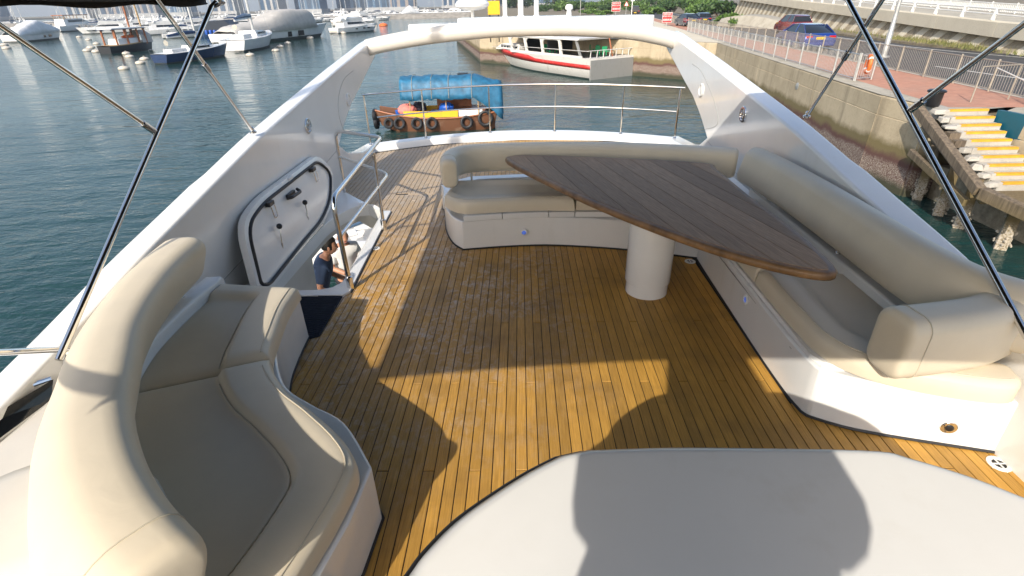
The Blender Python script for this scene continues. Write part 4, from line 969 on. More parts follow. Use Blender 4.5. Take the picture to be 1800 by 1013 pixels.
for k in range(27):
    x = 1.75-5.25*k/26; row = []
    endk = max(0, (-2.2-x)/1.3)
    for j in range(17):
        a = -1+2*j/16
        half = 1.0-.25*endk; y = half*math.sin(a*1.45)*1.02
        z = cz_+.18+.42*math.cos(a*1.45)-.35*endk*(1+.6*abs(a))-.75*max(0, abs(a)-.6)*2.0
        if abs(a) > .85: z -= .12+.6*max(0, endk-.1)
        z += .018*math.sin(x*7+a*3)+.02*rr.uniform(-1, 1)*(.5+abs(a)) +.03*endk*math.sin(a*22+x*5) +.022*math.sin(x*13-a*9) - .06*abs(math.sin(x*1.65))*(1-abs(a)*.5)
        row.append((x-.1*endk*abs(a), y+.02*math.sin(x*9), z))
    rg.append(row)
G().loft(rg, False).build('sheet', 'tarp_blue', tpr, smooth=80).modifiers.new('s', 'SOLIDIFY').thickness = .02
for x in (1.1, .1, -.8, -2.0):
    G().tube([(x, 1.05*math.sin(1.45*a), cz_+.20+.43*math.cos(a*1.45)-.75*max(0, abs(a)-.6)*2-(.1 if abs(a) > .9 else 0)) for a in [-1+2*j/12 for j in range(13)]], .012, 4).build('lashing', 'rope', tpr)
G().box((-1.5, -.2, cz_+.60), (.55, .4, .06)).build('patch', 'rubber', tpr)
G().add([Vector((1.72, .72, 2.05)), Vector((1.72, .42, 2.05)), Vector((1.74, .57, 2.32))], [(0, 1, 2)]).build('pennant', 'step_yellow', tpr, smooth=0).modifiers.new('s', 'SOLIDIFY').thickness = .02
pa, pb = PY(872, 226, 29.3), PY(664, 226, 29.3); pa.z = pb.z = WZ
place(sp_, pa+Vector((.15, .3, 0)), pb+Vector((0, .2, 0)))
for o_ in [o for o in bpy.data.objects if o.get('_f')]:
    o_.location = sp_.location; o_.rotation_euler = sp_.rotation_euler; del o_['_f']

# --- covered motor yacht and the two white yachts next to it
def covered(name, label, L, B, mat, prof, hullw, group=None, ends=.5, cat='covered yacht', hf=.09):
    t = thing(name, label, cat, (0, 0, 0), 0, group)
    hullg(L, B, hf*L, hf*1.4*L, .92, .10).build('hull', 'boat_white', t, smooth=50)
    hullg(L, B, hf*L, hf*1.4*L, .92, .10, grow=.015, zmax=.02*L).build('boot_stripe', 'antifoul', t, smooth=50)
    rg = []; rr = random.Random(len(label))
    for k in range(41):
        tt = k/40; x = (prof[0][0]+(prof[-1][0]-prof[0][0])*tt)*L
        zt_ = prof[-1][1]*L
        for (xa, za), (xb, zb_) in zip(prof, prof[1:]):
            if xa-1e-6 <= x/L <= xb: zt_ = (za+(zb_-za)*(x/L-xa)/(xb-xa))*L; break
        bt = sheer(min(.98, max(.02, x/L+.5)), L, B, hf*L, hf*1.4*L, .92, .10)
        row = []
        for j in range(15):
            a = -1+2*j/14; y = bt[1]*1.03*(math.copysign(abs(a)**.55, a)); z = bt[2]*.86+(zt_-bt[2]*.86)*(1-abs(a)**3.2)
            z += .06*math.sin(x*2.1+a*6)*(1-abs(a))+.05*rr.uniform(-1, 1); y += .05*math.sin(x*4.3)*abs(a)
            row.append((x, y, z))
        rg.append(row)
    G().loft(rg, False).build('cover', mat, t, smooth=60).modifiers.new('s', 'SOLIDIFY').thickness = .04
    for sg in (-1, 1):
        for xx in (-.02, .10):
            _, b_, s_ = sheer(.5+xx, L, B, hf*L, hf*1.4*L, .92, .10); G().box((xx*L, sg*b_*.93, s_*.55), (.055*L if xx > 0 else .035*L, .14, .03*L)).build('window', 'dark_glass', t, smooth=0)
    return t
P1 = W(392, 81); P2 = W(578, 63)
L_ = (P1-P2).length
t = covered('covered_yacht', 'large motor yacht wrapped in a grey canvas cover beyond the white sailing boat', L_, L_*.2, 'tarp_grey', [(-.47, .075), (-.42, .10), (-.2, .118), (-.04, .172), (.04, .182), (.14, .180), (.26, .176), (.30, .16), (.325, .095), (.34, .07)], 0, hf=.062)
place(t, P1, P2)
a_, b_ = W(560, 62), W(645, 54); t = motor_yacht('motor_yacht', 'white motor yacht directly right of the grey covered yacht', 15, 4.2, True); d_ = (b_-a_).normalized(); place(t, a_+Vector((2, 6, 0)), a_+Vector((2, 6, 0))+Vector((.55, .83, 0))*15)
a_ = W(600, 48); t = motor_yacht('motor_yacht', 'white motor yacht with a long dark window band, second right of the grey covered yacht', 17, 4.6, True); place(t, W(590, 46), W(662, 44)+Vector((0, 3, 0)))
# --- blue hulled sailing boat, white sailing boat, dark wooden boat
a_, b_ = W(283, 114), W(404, 97); Lb = (b_-a_).length
t = sail_boat('sailing_yacht', 'sailing boat with a dark blue hull behind the awning pole', Lb, Lb*.27, 'boat_navy', Lb*1.25); place(t, a_, b_)
a_, b_ = W(412, 93), W(478, 78); Lb = (b_-a_).length
t = sail_boat('sailing_yacht', 'white hulled sailing boat with two pale masts, bow towards the grey covered yacht', Lb, Lb*.3, 'boat_white', Lb*1.4); place(t, a_, b_)
G().tube([(-.28*Lb, 0, .1*Lb), (-.28*Lb, 0, Lb*1.1)], .10, 8).build('mizzen_mast', 'alu_mast', t); 
a_, b_ = W(186, 95), W(272, 86); Lb = (b_-a_).length
jk = thing('cabin_boat', 'dark hulled cabin boat with a flat white awning and an orange raft on deck', 'boat', (0, 0, 0))
hullg(Lb, Lb*.3, .10*Lb, .15*Lb, .8, .06).build('hull', 'boat_dark', jk, smooth=50)
rg = []
for k in range(11):
    x, b, s = sheer(k/10, Lb, Lb*.3, .10*Lb, .15*Lb, .8, .06); rg.append([(x, -b*1.01, s), (x, -b*1.01, s+.12), (x, 0, s+.16), (x, b*1.01, s+.12), (x, b*1.01, s)])
G().loft(rg, False).build('gunwale', 'wood_tan', jk, smooth=30)
cab([(-.3*Lb, .1*Lb), (-.28*Lb, .2*Lb), (.1*Lb, .2*Lb), (.2*Lb, .12*Lb)], Lb*.11, Lb*.09, .1*Lb, .2*Lb, 'boat_white', 'deckhouse', jk, bev=.05)
G().box((-.05*Lb, 0, .345*Lb), (.66*Lb, .27*Lb, .018*Lb)).build('awning', 'boat_white', jk, bev=.04)
G().box((-.05*Lb, 0, .333*Lb), (.68*Lb, .285*Lb, .008*Lb)).build('awning_edge', 'boat_navy', jk)
for xx in (-.34, -.12, .1, .25):
    for sg in (-1, 1): G().beam((xx*Lb, sg*.12*Lb, .1*Lb), (xx*Lb+.01*Lb, sg*.12*Lb, .335*Lb), .02*Lb, .02*Lb).build('awning_post', 'wood_red', jk, smooth=0)
G().ball((-.02*Lb, -.04*Lb, .22*Lb), (.13*Lb, .05*Lb, .025*Lb), 12, 6).build('raft', 'orange', jk)
G().beam((.12*Lb, .02*Lb, .12*Lb), (.16*Lb, .02*Lb, .75*Lb), .02*Lb, .02*Lb).build('mast', 'wood_red', jk); G().beam((.36*Lb, 0, .12*Lb), (.36*Lb, 0, .8*Lb), .018*Lb, .018*Lb).build('foremast', 'wood_tan', jk)
G().loft([[Vector((x*Lb, y*Lb, z*Lb)) for y, z in ((-.13, .12), (-.11, .24), (0, .31), (.11, .24), (.13, .12))] for x in (.16, .22, .3, .38)], False).build('tent', 'tarp_grey', jk, smooth=40)
place(jk, a_, b_)
# --- far left
a_, b_ = W(20, 76), W(112, 68); Lb = (b_-a_).length
t = covered('covered_yacht', 'white yacht under a pale tent cover at the far left', Lb, Lb*.24, 'tarp_white', [(-.46, .12), (-.2, .2), (.0, .25), (.2, .2), (.46, .13)], 0); place(t, a_, b_)
a_, b_ = W(98, 57), W(176, 52); Lb = (b_-a_).length
t = motor_yacht('tour_boat', 'white tour boat with a brown upper deck left of the dark cabin boat', Lb, Lb*.22, False, arch_=False)
z0 = .185*Lb; G().box((-.08*Lb, 0, z0+.05*Lb), (.55*Lb, .19*Lb, .012*Lb)).build('upper_roof', 'wood_red', t)
for xx in (-.33, -.2, -.05, .1, .17):
    for sg in (-1, 1): G().tube([(xx*Lb, sg*.085*Lb, z0-.01*Lb), (xx*Lb, sg*.085*Lb, z0+.05*Lb)], .005*Lb, 5).build('roof_post', 'wood_tan', t)
place(t, a_, b_)
t = covered('shrink_wrapped_boat', 'small boat wrapped in a tall pointed white cover beyond the orange buoy', 13, 3.6, 'tarp_white', [(-.48, .14), (-.2, .35), (-.02, .46), (.05, .42), (.3, .22), (.46, .15)], 0); place(t, W(704, 29), W(704, 29)+Vector((12, 5, 0)))
t = thing('rescue_boat', 'dark blue covered motor boat behind the masts, right of the awning corner', 'motor boat', (0, 0, 0))
hullg(16, 4.4, 1.5, 2.2, .9, .1).build('hull', 'boat_navy', t, smooth=50); cab([(-6, 1.3), (-5.5, 3.6), (1, 3.9), (3.5, 2.6), (5.5, 2.0), (5.5, 1.6)], 1.95, 1.5, 1.4, 3.8, 'boat_dark', 'covered_cabin', t, bev=.1)
for k in range(7): G().lathe([(.32, -.5), (.36, -.4), (.36, .4), (.32, .5)], (-4.6+1.4*k, -2.3, 1.25), 10).build('fender', 'blue_plastic', t)
place(t, W(372, 66), W(436, 66))

# --- rows of distant boats
proto = [motor_yacht('moored_yacht', 'x', 14, 4.0, True), motor_yacht('moored_yacht', 'x', 12, 3.7, False, arch_=False), sail_boat('moored_sailing_boat', 'x', 12, 3.5, 'boat_white', 16)]
for p_ in proto: p_.location = (0, -400, WZ)
GL = ('small white flybridge yacht moored in the distant rows', 'small white open cruiser moored in the distant rows', 'distant white sailing boat with a bare mast')
GR = ('distant moored flybridge yachts', 'distant moored cruisers', 'distant moored sailing boats')
rnd = random.Random(21); spots = []
for px, py, k, a in ((70, 46, 1, 10), (150, 44, 0, 175), (200, 44, 0, 10), (232, 43, 1, 185), (262, 41, 0, 20), (300, 47, 2, 170), (330, 45, 2, 15), (352, 44, 2, 10), (285, 52, 0, 190), (316, 58, 1, 12), (248, 52, 0, 8),
                     (410, 38, 0, 20), (440, 34, 2, 10), (462, 30, 1, 190), (480, 26, 0, 15), (505, 22, 2, 10), (640, 30, 0, 30), (668, 32, 1, 200), (655, 24, 0, 20), (684, 26, 0, 10), (690, 18, 1, 30), (720, 14, 0, 190), (742, 15, 0, 20), (760, 14, 1, 10), (775, 16, 0, 30), (793, 18, 0, 180), (806, 14, 1, 20),
                     (530, 20, 2, 0), (556, 18, 2, 0), (585, 17, 2, 10), (607, 17, 0, 10), (625, 16, 2, 10), (645, 15, 2, 5), (560, 24, 0, 15), (596, 26, 1, 15), (620, 24, 0, 170), (520, 26, 1, 10), (845, 20, 0, 20), (820, 19, 1, 190), (858, 24, 1, 20),
                     (120, 40, 2, 5), (40, 43, 2, 5), (15, 44, 0, 5), (180, 39, 2, 8), (215, 37, 2, 10), (240, 36, 2, 0), (275, 35, 2, 0), (310, 36, 2, 0)):
    spots.append((px, py, k, a))
for px, py, k, a in ((212, 54, 0, 8), (258, 49, 0, 172), (304, 60, 0, 10), (345, 53, 0, 15), (370, 50, 1, 20), (432, 47, 0, 12), (392, 58, 1, 8), (480, 40, 0, 20), (330, 66, 2, 12), (60, 52, 0, 10)): spots.append((px, py, k, a))
for i in range(26):
    px = rnd.uniform(130, 470); py = rnd.uniform(44, 60)-max(0, px-250)*.075
    spots.append((px, py, rnd.choice((0, 0, 1, 2)), rnd.choice((8, 14, 176, 186))))
for px, py, k, a in ((545, 40, 0, 25), (575, 38, 1, 20), (612, 40, 0, 30), (640, 38, 0, 35), (600, 33, 2, 20), (665, 36, 1, 20), (528, 33, 1, 15), (498, 36, 0, 20)): spots.append((px, py, k, a))
for i in range(62):
    px = rnd.uniform(10, 420) if i < 34 else rnd.uniform(400, 830)
    py = rnd.uniform(36, 47)+max(0, 120-px)*.01 if px < 400 else rnd.uniform(15, 30)-(px-400)*.022
    spots.append((px, py, rnd.choice((0, 1, 2, 2, 2)), rnd.choice((8, 15, 185, 30, 172))))
for i, (px, py, k, a) in enumerate(spots):
    q = W(px, py)
    d_ = Vector((q.x, q.y, 0)); mx = 420
    if d_.length > mx: d_ = d_*(mx/d_.length)
    o = dup(proto[k], (d_.x, d_.y, WZ), R(a)+rnd.uniform(-.12, .12)+math.atan2(d_.y, d_.x)-math.pi/2, rnd.uniform(.85, 1.15), GL[k]); o['group'] = GR[k]
for p_ in proto:
    for c in list(p_.children_recursive): bpy.data.objects.remove(c)
    bpy.data.objects.remove(p_)
# masts forest: bare masts of yachts berthed behind, each with its boat below the frame of view
# --- mooring buoys
def buoy(px, py, r_, mat, label, group='mooring buoys'):
    if mat == 'buoy': label += ' at the far left edge' if px < 50 else ' left of the dark hulled cabin boat' if px < 200 else ' in front of the blue sailing boat' if px < 300 else ' near the grey covered yacht' if px < 560 else ' left of the white arch'
    q = W(px, py); sc_ = r_
    t = thing('mooring_buoy', label, 'buoy', (q.x, q.y, WZ), 0, group)
    G().lathe([(.02, -.35), (.62, -.2), (1.0, .05), (.98, .3), (.62, .52), (.15, .6)], (0, 0, 0), 14).build('float', mat, t)
    G().tube([(.13*math.cos(a), 0, .68+.13*math.sin(a)) for a in [2*math.pi*k/10 for k in range(10)]], .04, 5, closed=True).build('ring', 'galv', t)
    for c in t.children: c.matrix_parent_inverse.identity()
    t.scale = (sc_,)*3
for px, py, r_ in ((8, 80, .8), (12, 86, .8), (154, 90, .75), (160, 85, .75), (170, 92, .75), (190, 93, .6), (139, 66, .7), (156, 71, .7), (170, 78, .7), (218, 122, .62), (228, 101, .62), (222, 95, .6), (247, 112, .6), (254, 105, .6),
                   (440, 98, .62), (485, 90, .62), (493, 83, .62), (506, 77, .62), (545, 68, .8), (585, 58, .8), (604, 59, .7), (626, 53, .7), (644, 48, .8), (660, 46, .7)):
    buoy(px, py, r_, 'buoy', 'weathered off-white mooring float lying in the harbour')
buoy(674, 46, 1.5, 'orange', 'large orange mooring buoy left of the white arch', 'orange buoys'); buoy(655, 45, .8, 'orange', 'small orange float left of the large orange buoy', 'orange buoys')
# --- breakwater and skyline
bw_ = struct(G().loft([[Vector((x, 300+.30*abs(x+60)*0-.25*x*0+dy, WZ+z)) for dy, z in ((-6, -1), (-1, 2.0), (2, 2.3), (8, -1))] for x in [-620+20*k for k in range(34)]], False).build('breakwater', 'rock', smooth=0))
rnd = random.Random(12)
shore = struct(G().add([(-1900, 700, WZ+.8), (500, 900, WZ+.8), (500, 1500, WZ+.8), (-1900, 1500, WZ+.8)], [(0, 1, 2, 3)]).build('far_shore', 'verge', smooth=0))
def tower(x, y, w_, d_, h, mat, label, glass=True):
    t = thing('tower_block', label, 'tower block', (x, y, WZ), 0, 'tower blocks on the far shore'); rz = rnd.uniform(-.2, .2)
    G().box((x, y, WZ+h/2), (w_, d_, h), rz).build('wall', mat, t, smooth=0)
    m_ = Matrix.Rotation(rz, 3, 'Z'); nb = max(3, int(w_/9))
    for k in range(nb):
        c = Vector((x, y, WZ+h/2))+m_ @ Vector((-w_/2+w_*(k+.5)/nb, -d_/2-.1, 1)); G().box(c, (w_/nb*.6, .6, h-6), rz).build('window_bay', 'tower_glass', t, smooth=0)
    G().box((x, y, WZ+2.2), (w_*1.15, d_*1.15, 4.4), rz).build('podium', 'tower_b', t, smooth=0)
lab = {'tower_a': 'blue-grey glass tower on the far shore', 'tower_b': 'pale grey tower on the far shore', 'tower_c': 'brownish tower on the far shore'}
for k in range(34):
    mt_ = rnd.choice(['tower_a', 'tower_a', 'tower_b', 'tower_c']); x = -1300+46*k+rnd.uniform(-12, 12)
    tower(x, 780+rnd.uniform(0, 160), rnd.uniform(24, 40), rnd.uniform(22, 34), rnd.uniform(40, 66), mt_, lab[mt_])
# --- tender alongside, seen through the stairway opening
tn = thing('tender', 'white tender boat with pale seats floating below the stairway opening', 'boat', PZ(616, 432, -3.1))
c_ = PZ(615, 430, -3.05)
G().loft([[(c_.x+x, c_.y+y*s_, c_.z+z) for y, z in ((-.8, .35), (-.75, -.3), (0, -.6), (.75, -.3), (.8, .35), (.6, .35), (.5, 0), (-.5, 0), (-.6, .35))] for x, s_ in ((-1.6, .9), (-.6, 1), (.6, 1), (1.3, .7), (1.8, .2))], True, False, True).build('hull', 'boat_white', tn, smooth=40)
for dx, dy in ((-.9, .25), (-.25, .35), (.35, .15), (-.6, -.3), (.1, -.3)): G().box((c_.x+dx, c_.y+dy, c_.z+.42), (.45, .34, .09), .5).build('seat', 'white_plastic', tn, bev=.03); 
G().box((c_.x+.1, c_.y, c_.z+.5), (.9, .14, .05), .9).build('blue_screen', 'tower_a', tn)

# ------------------------------------------------------------------ people
def figure(name, label, joints, edges, shirt, loc, rz, sc_=1.0, mats=None):
    pass
def skin_body(name, V, E, Rr, mat, parent, sub=2, root=0):
    me = bpy.data.meshes.new(name); me.from_pydata([tuple(v) for v in V], E, []); o = bpy.data.objects.new(name, me); COL.objects.link(o)
    md = o.modifiers.new('skin', 'SKIN'); md.use_smooth_shade = True
    for i, r_ in enumerate(Rr):
        sv = me.skin_vertices[0].data[i]; sv.radius = r_ if isinstance(r_, tuple) else (r_, r_); sv.use_root = (i == root)
    s = o.modifiers.new('sub', 'SUBSURF'); s.levels = sub; s.render_levels = sub
    me.materials.append(MT[mat]); par(o, parent); return o
def person(label, head, face, up_lean, pose, shirt, hair=True, hgt=1.72, bulk=1.0, hem=.90, tilt=0.0):
    """head: crown position; face: plan direction; builds body, shirt, trousers, hair"""
    f = Vector((face[0], face[1], 0)).normalized(); s = Vector((f.y, -f.x, 0)); U = Vector((0, 0, 1)); hd = Vector(head)
    k = hgt/1.72; base = hd-U*hgt-f*((.075+up_lean*1.15)*k)
    t = thing('person', label, 'person', base)
    P = lambda a, b, c: base+s*((a-tilt*max(0, c-1.12))*k)+f*(b*k)+U*(c*k)
    ln = up_lean
    V = [P(0, 0, .93), P(0, .01+ln*.2, 1.12), P(0, .02+ln*.6, 1.32), P(0, .01+ln*.9, 1.43), P(0, .03+ln, 1.50), P(0, .055+ln*1.1, 1.575)]; E = [(0, 1), (1, 2), (2, 3), (3, 4), (4, 5)]
    Rr = [(.155, .115), (.145, .105), (.175, .115), (.12, .08), (.055, .055), (.058, .062)]
    arms = {}
    for sg, nm in ((-1, 'l'), (1, 'r')):
        pts = pose[nm]; prev = 3
        sh_ = P(sg*.175, ln*.85, 1.40); i0 = len(V); V.append(sh_); Rr.append(.062); E.append((3, i0)); prev = i0
        for (a, b, c), r_ in zip(pts, (.045, .036, .030, .034, .022)):
            V.append(P(a, b, c)); Rr.append(r_); E.append((prev, len(V)-1)); prev = len(V)-1
        arms[nm] = [sh_]+[P(*q) for q in pts]
        # fingers
        h0, h1 = V[prev-1], V[prev]; d = (h1-h0).normalized(); sd = d.cross(U); sd = sd.normalized() if sd.length > .05 else s
    for sg in (-1, 1):
        i0 = len(V); V += [P(sg*.095, .0, .86), P(sg*.10, .02, .48), P(sg*.10, -.01, .08), P(sg*.105, .13, .03)]; Rr += [.095, .062, .042, .038]
        E += [(0, i0), (i0, i0+1), (i0+1, i0+2), (i0+2, i0+3)]
    body = skin_body('body', V, E, Rr, 'skin', t)
    hc = P(0, .075+ln*1.15, 1.625)
    # head with face, joined as a child-free part of the body figure
    g = G(); rings = []
    for j in range(11):
        v = j/10; z = -.115+.225*v; w_ = .075*math.sqrt(max(.02, 1-((v-.56)/.57)**2))*(1 if v > .25 else .80+.8*v)
        ring = []
        for q in range(18):
            a = 2*math.pi*q/18; fx, sx3 = math.cos(a), math.sin(a)
            r_f = .098 if fx > 0 else .105
            x = fx*w_/.075*r_f*(.97 if v > .3 else 1.02); 
            if fx > .85 and .32 < v < .56: x += .022*(1-abs(v-.40)/.16)      # nose
            if fx > .85 and .14 < v < .26: x += .006
            if fx > .6 and .50 < v < .6: x -= .006
            ring.append(hc+f*x+s*(sx3*w_)+U*z)
        rings.append(ring)
    g.loft(rings, True, False, True)
    for sg in (-1, 1): g.ball(hc+s*(sg*.078)+f*(-.005)+U*(-.005), (.014, .022, .034), 8, 6, math.atan2(f.y, f.x)-math.pi/2)
    hdm = g.build('head', 'skin', t, smooth=70)
    for sg in (-1, 1): G().ball(hc+s*(sg*.033)+f*.088+U*.008, (.012, .008, .008), 8, 5, math.atan2(f.y, f.x)-math.pi/2).build('eye', 'hair', hdm)
    G().ball(hc+f*.094+U*(-.06), (.022, .006, .006), 8, 4, math.atan2(f.y, f.x)-math.pi/2).build('mouth', 'pink_cloth', hdm)
    if hair:
        hr_ = []
        for j in range(9):
            v = .36+.66*j/8; z = -.112+.235*v; w_ = .085*math.sqrt(max(.015, 1-((v-.56)/.60)**2)); ring = []
            for q in range(18):
                a = 2*math.pi*q/18; fx, sx3 = math.cos(a), math.sin(a); ff = .115 if fx < 0 else .107
                cut = (fx > .25 and v < .80)
                x = fx*w_/.085*ff*(.80 if cut else 1); y = sx3*w_*(.88 if cut else 1); ring.append(hc+f*x+s*y+U*z)
            hr_.append(ring)
        G().loft(hr_, True, False, True).build('hair', 'hair', t, smooth=60)
    # shirt grown over torso and upper arms
    Vs = [P(0, 0, hem), P(0, .01+ln*.2, 1.12), P(0, .02+ln*.6, 1.32), P(0, .01+ln*.9, 1.43), P(0, .02+ln, 1.478)]; Es = [(0, 1), (1, 2), (2, 3), (3, 4)]; Rs = [(.182, .142), (.172, .132), (.205, .148), (.165, .118), (.085, .08)]
    for nm in ('l', 'r'):
        A = arms[nm]; i0 = len(Vs); Vs += [A[0], A[0].lerp(A[1], .55), A[0].lerp(A[1], .80)]; Rs += [.090, .078, .076]; Es += [(3, i0), (i0, i0+1), (i0+1, i0+2)]
    Rs = [(q[0]*bulk, q[1]*bulk) if isinstance(q, tuple) else q*bulk for q in Rs]
    if bulk > 1.1:                                      # loose jacket
        g = G(); rg = []
        for zz, hw_, hd_ in ((.60, .235, .17), (.80, .245, .18), (1.0, .245, .175), (1.2, .25, .17), (1.36, .255, .16), (1.44, .20, .13), (1.50, .09, .08)):
            rg.append([P(hw_*math.cos(2*math.pi*q/20), hd_*math.sin(2*math.pi*q/20), zz) for q in range(20)])
        g.loft(rg, True, False, True)
        for nm in ('l', 'r'):
            A = arms[nm]; g.tube([A[0]+U*.01, A[0].lerp(A[1], .6), A[1], A[1].lerp(A[2], .5)], [.095, .095, .085, .07], 12)
        g.build('shirt', shirt, t, smooth=60)
    else: skin_body('shirt', Vs, Es, Rs, shirt, t)
    Vt = [P(0, 0, .94)]; Et = []; Rt = [(.165, .122)]
    for sg in (-1, 1):
        i0 = len(Vt); Vt += [P(sg*.095, .0, .84), P(sg*.10, .02, .48), P(sg*.10, -.01, .09)]; Rt += [.108, .078, .06]; Et += [(0, i0), (i0, i0+1), (i0+1, i0+2)]
    skin_body('trousers', Vt, Et, Rt, 'trousers', t)
    # hands: palm, four fingers and a thumb each
    for nm, sg in (('l', -1), ('r', 1)):
        A = arms[nm]; w0, w1 = A[-2], A[-1]; d = (w1-w0).normalized(); sd = d.cross(U); sd = sd.normalized() if sd.length > .05 else s.copy(); n_ = sd.cross(d)
        Vh = [w1]; Eh = []; Rh = [.020]
        for q, (off, ln_) in enumerate(((-.030, .062), (-.010, .074), (.011, .070), (.030, .054))):
            i0 = len(Vh); Vh += [w1+d*.045+sd*off*.9, w1+d*(.05+ln_*.6)+sd*off-n_*.006, w1+d*(.05+ln_*.95)+sd*off-n_*.03]; Rh += [.0105, .0085, .0075]; Eh += [(0, i0), (i0, i0+1), (i0+1, i0+2)]
        i0 = len(Vh); Vh += [w1+d*.01+sd*(-sg*.038), w1+d*.045+sd*(-sg*.058)-n_*.012]; Rh += [.011, .009]; Eh += [(0, i0), (i0, i0+1)]
        skin_body('hand', Vh, Eh, Rh, 'skin', t, 1)
    return t
hm = PZ(577, 422, -.55)
person('person in a navy T-shirt with short dark hair standing below the stairway opening', hm, (.95, .2), .16,
       {'l': [(-.25, .10, 1.14), (-.22, .32, 1.02), (-.2, .40, 1.0)], 'r': [(.25, .06, 1.12), (.24, .28, 1.0), (.22, .36, .98)]}, 'shirt_navy')
h2 = PZ(592, 414, -.72)
person('person in a white shirt holding something, mostly hidden behind the person in navy', h2+Vector((-.0, .22, -.02)), (.4, -.5), .04,
       {'l': [(-.24, .10, 1.16), (-.10, .32, 1.10), (-.04, .40, 1.1)], 'r': [(.24, .10, 1.16), (.10, .32, 1.10), (.04, .40, 1.1)]}, 'shirt_white', False)
# the photographer, standing behind the lens on the helm step; only the shadow falls into the picture
person('photographer in a dark shirt standing on the helm seat behind the lens', (-.15, -.40, 2.76), (.1, 1), .0,
       {'l': [(-.235, .02, 1.08), (-.13, .22, 1.22), (-.09, .26, 1.27)], 'r': [(.235, .02, 1.08), (.13, .22, 1.22), (.09, .26, 1.27)]}, 'shirt_navy', bulk=1.26, hem=.66, tilt=.55)
stp = thing('pilot_bench', 'white helm bench with a cream cushion in front of the console', 'bench', (0, -.5, 0)); G().box((-.1, -.75, .47), (1.3, .95, .92)).build('seat_box', 'gelcoat', stp, bev=.02); G().box((-.1, -.75, .985), (1.26, .92, .10)).build('cushion', 'vinyl', stp, bev=.04)
# ------------------------------------------------------------------ deck of the flybridge (setting)
deck = struct(G().prism([(-2.45, .2), (2.72, .2), (2.72, 3.99), (-2.45, 3.99)], -.14, -.005)
              .prism([(-1.60, 3.99), (2.72, 3.99), (2.72, 6.3), (-1.60, 6.3)], -.14, -.005)
              .prism([(-2.62, 6.93), (-1.7, 6.08), (-1.60, 6.3), (2.72, 6.3), (2.72, 9.05), (1.8, 9.45), (0, 9.68), (-1.6, 9.45), (-2.62, 8.9)], -.14, -.005).build('deck', 'caulk', smooth=0))
PW = 0.06246; XL = PZ(908.8, 560).x
_pm = {}
def plank(x0, x1, y0, y1, mat='teak'):
    w_, l_ = round(x1-x0-0.005, 4), round(y1-y0-0.006, 3)
    if l_ < .03: return
    key = (w_, l_, mat)
    if key not in _pm:
        a, b, c = w_/2, l_/2, .0015
        g = G().add([(-a, -b, -.005), (a, -b, -.005), (a, b, -.005), (-a, b, -.005), (-a, -b, -c), (a, -b, -c), (a, b, -c), (-a, b, -c),
                     (-a+c, -b+c, 0), (a-c, -b+c, 0), (a-c, b-c, 0), (-a+c, b-c, 0)],
                    [(0, 1, 5, 4), (1, 2, 6, 5), (2, 3, 7, 6), (3, 0, 4, 7), (4, 5, 9, 8), (5, 6, 10, 9), (6, 7, 11, 10), (7, 4, 8, 11), (8, 9, 10, 11)])
        _pm[key] = g.mesh('plank', mat, 0)
    o = bpy.data.objects.new('plank', _pm[key]); COL.objects.link(o)
    o.location = ((x0+x1)/2, (y0+y1)/2, 0); par(o, deck); return o
AFTSEAM = 6.66
for c in range(-41, 44):
    x0, x1 = XL+c*PW, XL+(c+1)*PW; xm = (x0+x1)/2
    rng = []
    if xm > 1.66:
        if xm < 2.66: rng.append((1.25, 2.5))
    elif xm > -0.58:
        rng.append((.85 if xm > -.3 else 1.2, 4.98)); rng.append((5.9, 9.62-.115*(xm-.05)**2))
    elif xm > -1.60:
        rng.append((1.35 if xm > -1 else 2.0, AFTSEAM-.02)); rng.append((AFTSEAM+.03, 9.62-.115*(xm-.05)**2))
    else:
        if xm > -2.1: rng.append((2.9, 3.9))
        ya = 6.02+max(0, (-1.62-xm))*.98
        if xm > -2.55: rng.append((max(ya-.07, AFTSEAM+.03) if xm > -1.7 else ya-.07, 9.62-.115*(xm-.05)**2))
        if xm > -1.66 and ya < AFTSEAM-.1: rng.append((ya, AFTSEAM-.02))
    for a, b in rng:
        cuts = [a]
        for j in range(-3, 12):
            y = 1.985+.735*j
            if (j-c) % 4 == 0 and a+.06 < y < b-.06: cuts.append(y)
        cuts.append(b)
        for p, q in zip(cuts, cuts[1:]): plank(x0, x1, p, q)
# cross margin plank at the after seam
for xa, xb in ((-1.52, -1.06), (-1.06, -.60)):
    o = plank(0, .052, 0, xb-xa); o.location = ((xa+xb)/2, AFTSEAM+.005, 0); o.rotation_euler = (0, 0, math.pi/2)

